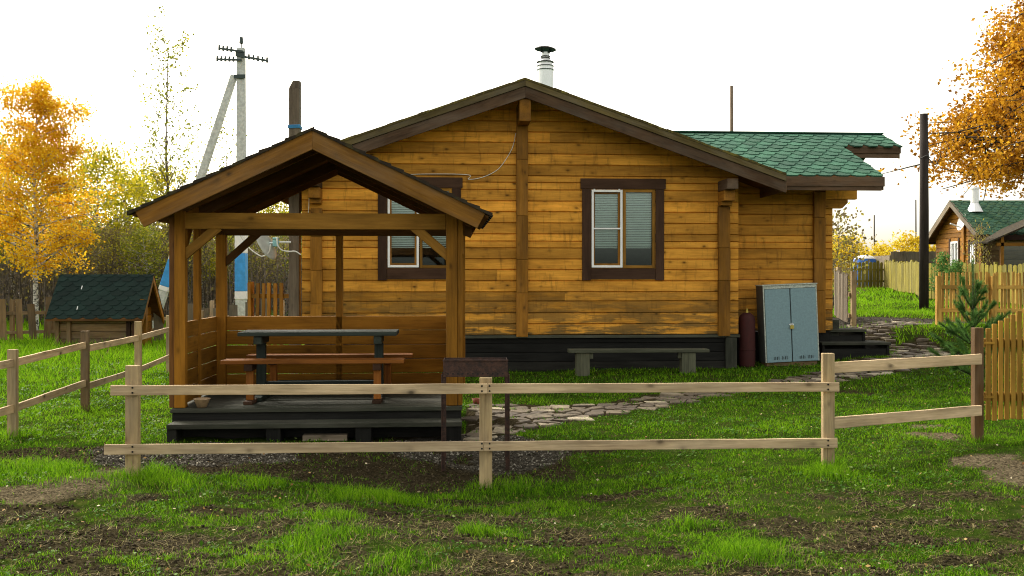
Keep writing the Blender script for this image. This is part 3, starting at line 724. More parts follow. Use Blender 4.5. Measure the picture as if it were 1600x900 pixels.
# chimney
cu, cz = HF.uz(852, 75, 1.6); ch_z = HF.z(852, 140, 1.6)
mb = MB(); rr = .155; z3 = HF.z(852, 110, 1.6); z2 = HF.z(852, 95, 1.6); z1 = HF.z(852, 82, 1.6)
mb.lathe((cu, 1.6, 0), [(rr, ch_z-.7), (rr, z3), (rr+.012, z3), (rr+.012, z3+.015), (rr, z3+.015), (rr, z3+.07), (rr+.008, z3+.07), (rr+.008, z3+.085), (rr-.01, z3+.09), (rr-.02, z2-.02), (rr-.015, z2-.015), (rr-.03, z2), (rr*.55, z2+.03), (rr*.5, z2+.06), (rr*.55, z2+.065), (rr*.5, z2+.075), (rr*.5, z1), (.0, z1)], 24)
ch = mb.build('chimney', M['steel'], house, smooth=False)
for k in range(24): pass
mb = MB()
for zz in (z3-.0, z3+.075, z2-.035, z2+.04, z2+.075): mb.lathe((cu, 1.6, 0), [(rr*(1.09 if zz < z2-.03 else .62 if zz > z2 else .96), zz), (rr*(1.09 if zz < z2-.03 else .62 if zz > z2 else .96), zz+.013), (rr*.5, zz+.013)], 24)
mb.build('clamp_band', M['blacksteel'], ch)
ct = cz
mb = MB(); ti = np.array([[math.cos(.07), 0, math.sin(.07)], [0, 1, 0], [-math.sin(.07), 0, math.cos(.07)]])
mb.lathe((cu, 1.6, ct-.02), [(0, .05), (.1, .045), (.2, .01), (.215, -.01), (.2, -.02), (.1, .0), (0, .0)], 24, tilt=ti); mb.build('rain_cap', M['blacksteel'], ch)
for a_ in (.4, 2.2, 4.0, 5.4):
    mb = MB(); mb.tube([(cu+.08*math.cos(a_), 1.6+.08*math.sin(a_), z1-.02), (cu+.13*math.cos(a_), 1.6+.13*math.sin(a_), ct-.03)], .011, 6); mb.build('cap_strut', M['blacksteel'], ch)
# porch steps on the right
stp = thing('porch_steps', 'black timber steps rising to the porch at the right end of the log house', 'steps', (HF.ox, HF.oy, 0), R(4))
gz_ = HF.z(1385, 557, .5)
for (pa, pb, yt, v0, v1) in ((1285, 1390, 535, .45, 2.0), (1285, 1352, 514.5, .85, 2.0)):
    u0, u1 = HF.u(pa, v0), HF.u(pb, v0); zt = HF.z(1340, yt, v0); zb = gz_-.1
    mb = MB(); mb.box(u0-.02, u1+.02, v0-.03, v0+.62, zt-.05, zt, 0); mb.build('tread', M['blackgrey'], stp, .006)
    mb = MB(); mb.box(u0, u1-.02, v0+.02, v0+.05, zb, zt-.12, 0); mb.box(u1-.05, u1, v0-.0, v1, zb, zt-.053, 1); mb.box(u0, u0+.05, v0, v1, zb, zt-.053, 1); mb.build('riser', M['black'], stp, .004)
mb = MB(); mb.box(wu1+.01, HF.u(1313, .9), .95, 2.2, gz_-.1, HF.z(1305, 500, .9), 1); mb.build('landing', M['blackgrey'], stp, .006)
mb = MB(); mb.box(wu1+.025, wu1+.125, 1.2, 1.3, HF.z(1305, 500, .9), HF.z(1305, 438, 1.2), 2); mb.build('newel_post', M['gaz'], stp, .006)

# ------------------------------------------------------------------ gazebo
gz = thing('gazebo', 'open orange timber gazebo with shingled gable roof and raised grey deck', 'gazebo', (GF.ox, GF.oy, 0), R(4))
dzT = GF.z(490, 637, .3); stT = GF.z(490, 661.5, 0)
gl, gr_ = GF.u(265, .35), GF.u(727, .35); FV, BV = .36, 2.05
# step
sl, sr_ = GF.u(260, 0), GF.u(722, 0)
mb = MB(); mb.box(sl, sr_, 0, .155, stT-.05, stT, 0); mb.box(sl, sr_-.01, .16, .31, stT-.05, stT-.003, 0); st_ = mb.build('step', M['blackgrey'], gz, .006)
for a_, b_ in ((260, 275), (415, 438), (555, 580), (692, 721)):
    mb = MB(); mb.box(GF.u(a_, .02), GF.u(b_, .02), .03, .3, -.08, stT-.052, 2); mb.build('step_block', M['black'], st_, .006)
# deck
dl_, dr_ = GF.u(266, .3), GF.u(722, .3); mb = MB(); v = .3
while v < 2.2: mb.box(dl_-random.uniform(0, .006), dr_+random.uniform(0, .006), v, v+.135, dzT-.045, dzT-random.uniform(0, .003), 0); v += .142
mb.build('deck', M['blackgrey'], gz, .004)
mb = MB(); mb.box(dl_+.01, dr_-.01, .33, .37, -.05, dzT-.05, 0); mb.box(dl_+.01, dl_+.05, .375, 2.2, -.08, dzT-.05, 1); mb.box(dr_-.05, dr_-.01, .375, 2.2, -.08, dzT-.05, 1); mb.box(dl_+.055, dr_-.055, 2.14, 2.18, -.08, dzT-.05, 0); mb.build('deck_skirt', M['black'], gz, .004)
bt = GF.z(490, 333, FV); bb = GF.z(490, 358, FV)
def post(u, v, w_=.11, z1=None, sup=0, mat='gaz'):
    mb = MB(); mb.box(u, u+w_, v, v+.11, dzT+.001, z1 or bt+.02, 2)
    p = mb.build('post', M[mat], gz, .007)
    if sup:
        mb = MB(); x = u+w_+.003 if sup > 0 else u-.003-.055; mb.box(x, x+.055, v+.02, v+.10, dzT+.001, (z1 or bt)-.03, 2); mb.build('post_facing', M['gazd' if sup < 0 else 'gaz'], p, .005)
    return p
post(GF.u(272, FV), FV, .115, sup=-1); post(GF.u(697, FV), FV, .12, sup=1)
bl, br_ = GF.u(337, BV), GF.u(712, BV)
post(bl, BV, .12); post(br_, BV, .12); post(GF.u(524, BV), BV+.03, .085)
pm = GF.u(272, FV)+.0; post(pm+.01, 1.12, .07)
post(GF.u(697, FV)+.05, 1.12, .07)
mb = MB(); mb.box(GF.u(288, FV)+.003, GF.u(697, FV)-.003, FV+.01, FV+.10, bb, bt, 0); mb.build('front_beam', M['brace'], gz, .006)
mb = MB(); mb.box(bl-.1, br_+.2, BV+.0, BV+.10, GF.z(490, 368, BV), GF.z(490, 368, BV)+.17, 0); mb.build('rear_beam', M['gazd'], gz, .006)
sideT = bt-.0
for uu in (gl+.04, gr_-.10): mb = MB(); mb.box(uu, uu+.085, FV-.42, BV+.35, bt+.022, bt+.13, 1); mb.build('side_beam', M['gaz'], gz, .006)
def gbar(pa, pb, v, w_, name='brace', mat='brace', d=.05):
    a, b_ = GF.uz(*pa, v), GF.uz(*pb, v); mb = MB(); mb.bar((a[0], v, a[1]), (b_[0], v, b_[1]), d, w_, (0, 0, 1)); return mb.build(name, M[mat], gz, .005)
gbar((284, 402), (342, 354), FV+.05, .10); gbar((646, 354), (702, 402), FV+.05, .10)
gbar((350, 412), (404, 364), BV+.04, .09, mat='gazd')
# side braces
for uu in (gl+.08, gr_-.06):
    mb = MB(); mb.bar((uu, FV+.13, bt-.45), (uu, FV+.6, bt-.0), .05, .09, (1, 0, 0)); mb.build('brace', M['gaz'], gz, .005)
# half walls
wt_f = GF.z(289, 503, FV); hT = wt_f-dzT
def halfwall(u0, u1, v0, v1, ax):
    mb = MB(); z = dzT+.02; n_ = 5; h = (wt_f-z)/n_
    for k in range(n_): mb.box(u0, u1, v0, v1, z+.002, z+h-.006, ax); z += h
    return mb.build('half_wall', M['gaz'], gz, .008)
halfwall(gl+.08, gl+.115, FV+.115, BV-.005, 1); halfwall(gr_-.12, gr_-.085, FV+.115, BV-.005, 1); halfwall(bl+.121, br_-.002, BV+.03, BV+.065, 0)
# roof
RV0, RV1 = -.12, 2.4
aU, aZ = GF.uz(488, 199, RV0); lU, lZ = GF.uz(209, 326, RV0); rU, rZ = GF.uz(767, 334, RV0)
gm = .5*((aZ-lZ)/(aU-lU)+(aZ-rZ)/(rU-aU)); gh = .5*((aU-lU)+(rU-aU)); gt = math.atan(gm)
for s_ in (-1, 1):
    e = aU+s_*gh; ze = aZ-gm*gh
    mb = MB(); v = RV0+.04
    while v < RV1:
        p_ = [(aU, aZ-.035), (e, ze-.035), (e, ze-.06), (aU, aZ-.06)]; mb.prism(p_ if s_ > 0 else p_[::-1], v, min(v+.138, RV1), (s_, -gm)); v += .14
    rf = mb.build('roof', M['gazd'], gz)
    cut = .17*gm
    for vv in (RV0, RV1-.045):
        mb = MB(); p_ = [(aU, aZ-.02), (e-s_*.03, ze-.02+.03*gm), (e-s_*(.03+.09), ze-.225+.12*gm), (aU, aZ-.225)]
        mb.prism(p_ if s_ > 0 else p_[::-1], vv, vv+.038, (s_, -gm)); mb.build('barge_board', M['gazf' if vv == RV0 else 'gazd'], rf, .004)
    for vv in (FV+.02, 1.1, BV+.02):
        mb = MB(); p_ = [(aU, aZ-.062), (e-s_*.12, ze-.062+.12*gm), (e-s_*.16, ze-.17+.16*gm), (aU, aZ-.19)]
        mb.prism(p_ if s_ > 0 else p_[::-1], vv, vv+.045, (s_, -gm)); mb.build('rafter', M['gazd'], rf, .004)
    mb = MB(); Sd = np.array([-s_*math.cos(gt), 0, math.sin(gt)])
    shingles(mb, (e+s_*.04, 0, ze-.033-.04*gm), (0, 1, 0), Sd, RV0-.018, RV1+.02, 0, (gh+.045)/math.cos(gt), .145, .33, .020); mb.build('shingles', M['sh_brown'], rf)
    mb = MB(); s0 = 0; L_ = (gh+.04)/math.cos(gt)
    while s0 < L_:
        s1 = min(L_, s0+.145); P0 = np.array([e+s_*.04, ze-.04*gm])+np.array([-s_*math.cos(gt), math.sin(gt)])*s0; P1 = np.array([e+s_*.04, ze-.04*gm])+np.array([-s_*math.cos(gt), math.sin(gt)])*s1
        h0 = .004+random.uniform(0, .012); h1 = -.004
        poly = [(P0[0], P0[1]-.03), (P1[0], P1[1]-.03), (P1[0], P1[1]+h1), (P0[0], P0[1]+h0)]
        mb.prism(poly if s_ < 0 else poly[::-1], RV0-.02, RV0+.03, (s_, -gm)); s0 = s1
    mb.build('shingle_edge', M['sh_brown'], rf)

# picnic table and benches inside
tv = 1.15
t_ = thing('picnic_table', 'dark green plank table with trestle legs standing in the gazebo', 'table', (*GF.w((GF.u(378, tv)+GF.u(622, tv))/2, tv), dzT), R(4))
tw = GF.u(622, tv)-GF.u(378, tv); tz = GF.z(500, 517, tv)-dzT
mb = MB()
for k in range(4): mb.box(-tw/2+random.uniform(0, .01), tw/2-random.uniform(0, .01), -.28+k*.15, -.28+k*.15+.142, tz-.045, tz, 0)
mb.build('tabletop', M['darktable'], t_, .006)
for sx in (-1, 1):
    xx = sx*(tw/2-.22); mb = MB(); mb.box(xx-.05, xx+.05, -.05, .05, 0.05, tz-.14, 2); mb.build('leg', M['darktable'], t_, .006)
    mb = MB(); mb.box(xx-.045, xx+.045, -.25, .25, tz-.138, tz-.047, 1); mb.build('cross_bearer', M['darktable'], t_, .006)
    mb = MB(); mb.box(xx-.05, xx+.05, -.3, .3, 0.0, .05, 1); mb.build('foot', M['darktable'], t_, .006)
mb = MB(); mb.box(-(tw/2-.27), tw/2-.27, -.02, .02, .14, .2, 0); mb.build('stretcher', M['darktable'], t_, .005)
def gbench(pa, pb, py, v, label):
    u0, u1 = GF.u(pa, v), GF.u(pb, v); o = thing('bench', label, 'bench', (*GF.w((u0+u1)/2, v), dzT), R(4), 'plank benches inside the gazebo')
    h = GF.z(500, py, v)-dzT; w_ = u1-u0
    mb = MB(); mb.box(-w_/2, w_/2, -.15, -.005, h-.042, h, 0); mb.box(-w_/2+.005, w_/2-.004, .003, .148, h-.042, h-.002, 0); mb.build('seat', M['benchor'], o, .006)
    for sx in (-1, 1):
        xx = sx*(w_/2-.3); mb = MB(); mb.box(xx-.04, xx+.04, -.045, .045, .04, h-.12, 2); mb.build('leg', M['benchor'], o, .006)
        mb = MB(); mb.box(xx-.045, xx+.045, -.14, .14, h-.118, h-.044, 1); mb.build('bearer', M['trim'], o, .006); mb = MB(); mb.box(xx-.05, xx+.05, -.15, .15, 0, .04, 1); mb.build('foot', M['trim'], o, .006)
    mb = MB(); mb.box(-(w_/2-.35), w_/2-.35, -.018, .018, .10, .16, 0); mb.build('stretcher', M['darktable'], o, .005)
gbench(348, 632, 561, .72, 'orange plank bench in front of the dark table in the gazebo')
gbench(388, 645, 553, 1.66, 'orange plank bench behind the dark table against the rear half wall')
# bowl
u_, z_ = GF.uz(315.5, 634, .42)
bw = MB(); bw.lathe((0, 0, 0), [(0, .0), (.05, .0), (.085, .085), (.092, .09), (.086, .094), (.08, .085), (.045, .012), (0, .01)], 24)
bo = bw.build('bowl', M['bowl'], smooth=True); bo.location = (*GF.w(u_, .42), dzT+.002)
tag(bo, 'small tan bowl left on the front edge of the gazebo deck', 'bowl')
# pale block under the step
mb = MB(); mb.box(-.23, .23, -.06, .06, 0, .09, 0); o = mb.build('timber_block', M['old'], None, .008); o.location = (*GF.w(GF.u(508, .1), .12), float(H(*GF.w(GF.u(508, .1), .12)))-.02); o.rotation_euler[2] = R(4)
tag(o, 'short pale timber offcut lying under the gazebo step', 'timber')

# ------------------------------------------------------------------ brazier
bx = (743-800)/F_PX*9.55; bY = 9.55; bg_ = float(H(bx, bY))
br = thing('brazier', 'rusty brown steel charcoal brazier on thin legs behind the front fence', 'grill', (bx, bY, bg_), R(2))
bz1 = EYE-(562-HOR)/F_PX*9.45-bg_; bz0 = EYE-(588-HOR)/F_PX*9.45-bg_; hw = .305
mb = MB()
mb.box(-hw, hw, -.155, -.15, bz0, bz1, 0); mb.box(-hw, hw, .15, .155, bz0, bz1, 0); mb.box(-hw, -hw+.005, -.149, .149, bz0, bz1, 1); mb.box(hw-.005, hw, -.149, .149, bz0, bz1, 1); mb.box(-hw+.006, hw-.006, -.149, .149, bz0, bz0+.005, 1)
mb.box(-hw-.005, hw+.005, -.165, -.157, bz1-.012, bz1+.006, 0); mb.build('firebox', M['rust'], br, .0015)
mb = MB()
for k in range(12):
    x = -hw+.045+k*.047; mb.lathe((x, -.1575, bz0+.03), [(0, 0), (.008, 0)], 8, tilt=[[1, 0, 0], [0, 0, 1], [0, 1, 0]])
mb.build('air_hole', M['dark'], br)
for sx in (-1, 1):
    for sy in (-1, 1):
        mb = MB(); mb.box(sx*(hw-.0)-.02, sx*(hw)+.02, sy*.13-.0025, sy*.13+.0025, -.15, bz0+.02, 2); mb.box(sx*hw+.015*sx-.0025, sx*hw+.015*sx+.0025, sy*.13-.02, sy*.13+.02, -.15, bz0+.02, 2); mb.build('leg', M['rust'], br, .001)
p = gnd(745, 633); mb = MB(); mb.lathe((0, 0, 0), [(0, 0), (.045, 0), (.062, .09), (.055, .09), (.04, .01), (0, .01)], 18); o = mb.build('flower_pot', M['terra'], smooth=True); o.location = (p[0], p[1], p[2]); tag(o, 'little terracotta pot on the grass between the gazebo and the path', 'pot')

# ------------------------------------------------------------------ front fences
def rail(mb_name, p0, p1, h, t, mat, parent, bow=.0, n=8):
    mb = MB(); P0, P1 = np.array(p0), np.array(p1); d = P1-P0; L_ = np.linalg.norm(d); d /= L_
    a = np.cross(d, (0, 0, 1)); a /= np.linalg.norm(a)
    rs = np.random.default_rng(random.getrandbits(30)); o = rs.uniform(-40, 40, 3); ti = random.random()
    V = []; G_ = []
    for i in range(n+1):
        s = i/n; c = P0+(P1-P0)*s+np.array([0, 0, bow*math.sin(math.pi*s)]); w_ = rs.uniform(-.0025, .0025)
        for (sa, sz) in ((-1, -1), (1, -1), (1, 1), (-1, 1)):
            V.append(c+a*sa*t/2+np.array([0, 0, sz*(h/2+w_)])); G_.append((s*L_, sz*h/2, sa*t/2))
    f = {4: [[3, 2, 1, 0], [4*n, 4*n+1, 4*n+2, 4*n+3]]}
    for i in range(n):
        for k in range(4): f[4].append([i*4+k, i*4+(k+1) % 4, (i+1)*4+(k+1) % 4, (i+1)*4+k])
    mb.add(V, f, np.array(G_)+o, ti); return mb.build(mb_name, M[mat], parent, .004)
def nails(parent, pts):
    mb = MB()
    for p in pts: mb.lathe(p, [(0, 0), (.0085, 0), (.0085, .004)], 8, tilt=[[1, 0, 0], [0, 0, -1], [0, 1, 0]])
    return mb.build('nail', M['dark'], parent)
fp = [at(207, 742, 8.6), at(759, 765, 8.83), at(1294, 728, 8.97)]; ft = [571, 590, 552]
ff = thing('rail_fence', 'pale raw timber fence of two rails across the foreground before the gazebo', 'fence', (fp[1][0], fp[1][1], float(H(fp[1][0], fp[1][1]))))
O = np.array(ff.location)
for (x, y, z), pt, w_ in zip(fp, ft, (.112, .112, .105)):
    mb = MB(); zt = EYE-(pt-HOR)/F_PX*y; mb.box(x-O[0]-w_/2, x-O[0]+w_/2, y-O[1]-.025, y-O[1]+.045, z-O[2]-.25, zt-O[2], 2); mb.build('post', M['palep'], ff, .006)
for (la, ra) in (((173, 610), (1311, 604.5)), ((163, 702.5), (1308, 692))):
    a, b_ = at(la[0], la[1], 8.53), at(ra[0], ra[1], 8.905); k = (759-173)/(1311-173)
    m0 = np.array(a)+(np.array(b_)-np.array(a))*.507
    jog = np.array([0, 0, -.004])
    rail('rail', np.array(a)-O, m0+np.array([-.002, 0, 0])-O, .088, .026, 'pale', ff); rail('rail', m0+np.array([.002, 0, 0])-O, np.array(b_)-O, .085, .026, 'pale', ff)
    nl = []
    for px, ya in ((207, 8.56), (753, 8.75), (765, 8.75), (1294, 8.88)):
        s = (px-la[0])/(ra[0]-la[0]); py = la[1]+(ra[1]-la[1])*s; Yr = 8.53+(8.905-8.53)*s-.0175
        for dz in (-.022, .022): p = np.array(at(px, py, Yr)); nl.append(tuple(p-O+np.array([0, 0, dz])))
    nails(ff, nl)
# right return to the gate
gp = at(1527, 687, 9.75); p3 = fp[2]
f2 = thing('rail_fence', 'short pale two-rail fence run climbing right to the brown gate post', 'fence', (gp[0], gp[1], gp[2])); O = np.array(f2.location)
for (la, ra) in (((1300, 574.5), (1533, 561)), ((1301, 661), (1533, 641))):
    rail('rail', np.array(at(la[0], la[1], 8.97))-O, np.array(at(ra[0], ra[1], 9.66))-O, .10, .028, 'pale', f2)
mb = MB(); mb.box(-.045, .045, -.045, .045, -.25, EYE-(512-HOR)/F_PX*9.75-O[2], 2); mb.build('post', M['gatepost'], f2, .006)
# gate with arched top
gtp = thing('picket_gate', 'yellow brown picket gate with arched top hung beside the brown post', 'gate', (gp[0]+.08, gp[1]+.02, gp[2])); O = np.array(gtp.location)
gb = EYE-(657-HOR)/F_PX*9.8-O[2]; mb = MB(); x = .01; k = 0
while x < 1.5:
    tt = x/1.5; zt = (EYE-(513-HOR)/F_PX*9.8-O[2])+.28*math.sin(math.pi*tt); mb.box(x, x+.044, -.02+random.uniform(-.004, .001), .002, gb+.09*tt+random.uniform(-.012, .012), zt+random.uniform(-.006, .006), 2); x += .061; k += 1
mb.build('picket_panel', M['yel'], gtp, .004)
for zz in (.42, .95): mb = MB(); mb.box(0.0, 1.5, .004, .04, zz-.045, zz+.045, 0); mb.build('rail', M['yel'], gtp, .004)
for zz in (.42, .95): mb = MB(); mb.box(-.05, .09, -.03, -.0225, zz-.012, zz+.012, 0); mb.build('hinge', M['yel'], gtp)
g2 = thing('gate_post', 'brown post at the far side of the arched picket gate', 'post', (gp[0]+1.72, gp[1]+.05, gp[2])); mb = MB(); mb.box(-.05, .05, -.05, .05, -.2, 1.15, 2); mb.build('post', M['gaz'], g2, .006)

# left fence running away
lf = [(-5.2, 8.3), ((20-800)/F_PX*10.67, 10.67), ((133-800)/F_PX*12.8, 12.8), ((216-800)/F_PX*15.2, 15.2), (-6.15, 17.8), (-6.4, 20.4)]
tops = [.95, .943, 1.031, 1.05, 1.05, 1.05]
lo = thing('rail_fence', 'raw timber two-rail fence receding along the left lawn past the small shed', 'fence', (lf[1][0], lf[1][1], 0)); O = np.array([lf[1][0], lf[1][1], 0])
for i, ((x, y), zt) in enumerate(zip(lf, tops)):
    mb = MB(); mb.box(x-O[0]-.05, x-O[0]+.05, y-O[1]-.03, y-O[1]+.03, -.25, zt, 2); mb.build('post', M['palep' if i != 2 else 'oldbrown'], lo, .006)
for i in range(5):
    for z0, z1 in ((.80, .80), (.31, .31)):
        off = .045
        rail('rail', (lf[i][0]-O[0]+off*.2, lf[i][1]-O[1]+(.04), z0+(.0 if i else 0)), (lf[i+1][0]-O[0]+off*.2, lf[i+1][1]-O[1]+.02, z1+(.05 if i == 1 else 0)), .085, .026, 'pale', lo)

# ------------------------------------------------------------------ picket fences
def pickets(name, label, pts, h, pitch, wd, mat, railmat=None, rails=(.25, .75), group=None, top='flat', hv=.05, gap=None, below=.08, posts=2.4, mount=1, lean=.01, ph=.05, drop=.0):
    x0, y0 = pts[0]; o = thing(name, label, 'fence', (x0, y0, float(H(x0, y0)))); O = np.array([x0, y0, float(H(x0, y0))])
    for a, b_ in zip(pts[:-1], pts[1:]):
        a = np.array(a); b_ = np.array(b_); L_ = np.linalg.norm(b_-a); d = (b_-a)/L_; nrm = np.array([d[1], -d[0]])
        mb = MB(); s = pitch*.5
        while s < L_-pitch*.3:
            if gap and random.random() < gap: s += pitch; continue
            c = a+d*s; z = float(H(*c)); hh = h+random.uniform(-hv, hv); l = random.uniform(-lean, lean)
            p = np.array([*c, z])-O; D = np.array([*d, 0]); Nn = np.array([*nrm, 0])*mount; w_ = wd*random.uniform(.9, 1.1)/2
            prof = {'flat': [(-w_, hh), (w_, hh)], 'round': [(-w_, hh-.06), (-w_*.7, hh-.015), (0, hh), (w_*.7, hh-.015), (w_, hh-.06)], 'point': [(-w_, hh-.05), (0, hh), (w_, hh-.05)], 'slant': [(-w_, hh), (w_, hh-.03)]}[top]
            poly = [(w_, below), (-w_, below)]+prof; n_ = len(poly); V = []
            for t in (.024, .042):
                for (u_, z_) in poly: V.append(p+D*(u_+l*z_*3)+Nn*t+np.array([0, 0, z_]))
            G_ = [(v[2], np.dot(v, D), np.dot(v, Nn)) for v in V]+np.random.default_rng(random.getrandbits(30)).uniform(-40, 40, 3)
            f = {n_: [list(range(n_))[::-1], list(range(n_, 2*n_))]}
            for i in range(n_): f.setdefault(4, []).append([i, (i+1) % n_, (i+1) % n_+n_, i+n_])
            mb.add(V, f, G_); s += pitch
        mb.build('picket_panel', M[mat], o)
        for rz in rails:
            za, zb = float(H(*a)), float(H(*b_)); mb = MB(); mb.bar(np.array([*a, za+h*rz])-O, np.array([*b_, zb+h*rz])-O, .044, .085, (0, 0, 1)); mb.build('rail', M[railmat or mat], o)
        k = max(1, round(L_/posts))
        for i in range(k+1):
            if i == k and tuple(b_) != tuple(pts[-1]): continue
            c = a+(b_-a)*i/k-nrm*mount*.075; z = float(H(*c)); mb = MB(); mb.box(c[0]-O[0]-.05, c[0]-O[0]+.05, c[1]-O[1]-.05, c[1]-O[1]+.05, z-O[2]-.2, z-O[2]+h+ph, 2); mb.build('post', M[railmat or mat], o)
    return o
X_ = lambda px, d: ((px-800)/F_PX*d, d)
pickets('picket_fence', 'sagging weathered brown picket fence behind the little green-roofed shed', [X_(-160, 25.6), X_(20, 26.4), X_(85, 27)], 1.1, .33, .17, 'oldbrown', rails=(.25, .72), hv=.13, lean=.03, posts=2.2)
pickets('picket_fence', 'old grey board fence seen through the left side of the gazebo', [X_(235, 26.0), X_(330, 27), X_(440, 27)], 1.05, .42, .24, 'old', 'pale', rails=(.35, .62), hv=.15, lean=.02)
pickets('picket_fence', 'narrow brown picket fence between the gazebo rear and the grey post', [X_(388, 19.5), X_(452, 19.0)], 1.6, .16, .075, 'gaz', rails=(.3, .84), hv=.015, posts=.9, ph=.02)
pickets('picket_fence', 'pale weathered picket fence beside the porch steps', [X_(1306, 24.5), X_(1328, 22.5)], 1.2, .14, .1, 'old', 'palep', rails=(.2, .6), hv=.04, top='point')
pickets('picket_fence', 'mossy round-topped picket fence beyond the lawn right of the house', [X_(1333, 45), X_(1382, 46), X_(1440, 36), X_(1700, 27.5)], 1.3, .24, .19, 'yelgreen', rails=(.3, .7), hv=.05, top='round')
pickets('picket_fence', 'yellow orange picket fence standing behind the young pine', [X_(1464, 22), X_(1550, 22), X_(1760, 22)], 1.17, .088, .052, 'yellight', rails=(.28, .72), hv=.02, top='flat', ph=-.08, posts=1.2, mount=-1)

# ------------------------------------------------------------------ bench by the house
bY = 16.95; u0, u1 = (887-800)/F_PX*bY, (1107-800)/F_PX*bY; gb_ = float(H((u0+u1)/2, bY)); bz = EYE-(545-HOR)/F_PX*bY-gb_
hb = thing('plank_bench', 'mossy grey plank bench on two block legs before the black plinth', 'bench', ((u0+u1)/2, bY, gb_), R(3))
mb = MB(); L_ = (u1-u0)/2; mb.box(-L_, L_, -.14, .13, bz-.06, bz, 0); mb.build('seat', M['greybench'], hb, .012)
for pa, pb in ((899, 920), (1064, 1086)):
    a, b_ = (pa-800)/F_PX*bY-(u0+u1)/2, (pb-800)/F_PX*bY-(u0+u1)/2; mb = MB(); mb.box(a, b_, -.11, .10, -.15, bz-.062, 2); mb.build('leg', M['greybench'], hb, .012)
    mb = MB(); mb.box(a+.24 if pa < 1000 else a-.06, b_+.05 if pa < 1000 else a-.005, -.08, -.03, bz-.16, bz-.063) if pa > 1000 else mb.box(b_+.005, b_+.06, -.08, -.03, bz-.16, bz-.063); mb.build('cleat', M['greybench'], hb, .006)

# ------------------------------------------------------------------ cabinet and gas cylinder
cY = 18.05; cx = (1238.5-800)/F_PX*cY; cg = float(H(cx, cY))
cb = thing('metal_cabinet', 'pale blue two-door steel cabinet leaning slightly at the house corner with brass padlock', 'cabinet', (cx, cY, cg), 0)
cb.rotation_euler = (0, R(-2.4), R(4)); cw = .5; czt = 1.395; c0 = .07
mb = MB(); mb.box(-cw, cw, 0.0, .38, c0, c0+czt, 2); mb.build('body', M['cabside'], cb, .003)
mb = MB(); mb.box(-cw-.012, cw+.012, -.03, .4, c0+czt+.001, c0+czt+.02, 0); mb.build('top_lid', M['edge'], cb, .003)
mb = MB(); e = .022
mb.box(-cw, -cw+e, -.015, -.001, c0, c0+czt, 2); mb.box(cw-e, cw, -.015, -.001, c0, c0+czt, 2); mb.box(-cw+e+.001, cw-e-.001, -.015, -.001, c0+czt-.055, c0+czt-.001, 0); mb.build('front_frame', M['edge'], cb, .002)
for a, b_ in ((-cw+e+.006, -.014), (.006, cw-e-.006)):
    mb = MB(); mb.box(a, b_, -.028, -.002, c0+.005, c0+czt-.062); d_ = mb.build('door', M['cab'], cb, .003)
    mb = MB(); cxx = (a+b_)/2+.02
    for k in range(9):
        if k == 4: continue
        mb.box(cxx-.13+k*.03, cxx-.13+k*.03+.012, -.0305, -.0285, c0+.05, c0+.05+random.uniform(.05, .065))
    mb.build('vent_slots', M['dark'], d_)
mb = MB(); mb.box(-cw+.03, cw-.03, .02, .36, -.12, c0-.002); mb.build('base_timber', M['oldbrown'], cb, .006)
mb = MB(); mb.box(-.035, .035, -.062, -.036, c0+.60, c0+.665); pk = mb.build('padlock', M['brass'], cb, .006)
mb = MB(); mb.tube([(-.022, -.049, c0+.66), (-.022, -.049, c0+.69), (-.01, -.049, c0+.705), (.01, -.049, c0+.705), (.022, -.049, c0+.69), (.022, -.049, c0+.66)], .005, 6); mb.box(-.045, .045, -.036, -.030, c0+.675, c0+.69); mb.build('shackle', M['steel'], pk)
yY = 18.15; yx = (1167-800)/F_PX*yY; yg = float(H(yx, yY))
mb = MB(); mb.lathe((0, 0, 0), [(0, -.02), (.14, -.02), (.15, .03), (.15, .85), (.13, .93), (.07, .98), (.05, .985), (0, .985)], 28)
gc = thing('gas_cylinder', 'dark red steel gas cylinder tucked between plinth and blue cabinet', 'gas cylinder', (yx, yY, yg)); mb.build('tank', M['red'], gc, smooth=True)
mb = MB(); mb.lathe((0, 0, 0), [(.03, .98), (.03, 1.02), (.018, 1.02), (.018, 1.06), (0, 1.06)], 14); mb.build('valve', M['brass'], gc)
mb = MB(); mb.lathe((0, 0, 0), [(.153, .3), (.156, .305), (.156, .325), (.153, .33)], 28); mb.build('hoop', M['red'], gc)

# ------------------------------------------------------------------ small shed
sF = Frame(150, 24.4, 2.0); sgz = 0.0
sh = thing('small_shed', 'low log shed with steep dark green shingled roof at the left', 'shed', (sF.ox, sF.oy, 0), R(2))
s0, s1 = sF.u(90, .25), sF.u(212, .25); sT = sF.z(150, 498, 0)
mb = MB(); log_wall(mb, s0, s1, .25, 0.02, [.19]*4); mb.build('front_wall', M['oldbrown'], sh)
mb = MB(); log_wall(mb, .25+.1, 1.4, s1-.02, 0.02, [.19]*5, axis='v', sgn=1); mb.build('side_wall', M['gaz'], sh)
mb = MB(); log_wall(mb, .25+.1, 1.4, s0+.02, 0.02, [.19]*4, axis='v', sgn=-1); mb.build('side_wall', M['oldbrown'], sh)
mb = MB(); log_wall(mb, s0, s1, 1.5, 0.02, [.19]*4, sgn=1); mb.build('rear_wall', M['oldbrown'], sh)
for xx in (s0+.02, s0+.3, s1-.15, s1+.0): 
    mb = MB(); mb.box(xx-.05, xx+.05, .15, .235, -.05, sT+.02, 2); mb.build('corner_board', M['trim' if xx > 0 else 'oldbrown'], sh)
mb = MB(); xr = sF.u(228, .6); mb.box(xr-.06, xr+.08, .35, .5, -.05, 1.2, 2); mb.build('corner_post', M['gaz'], sh)
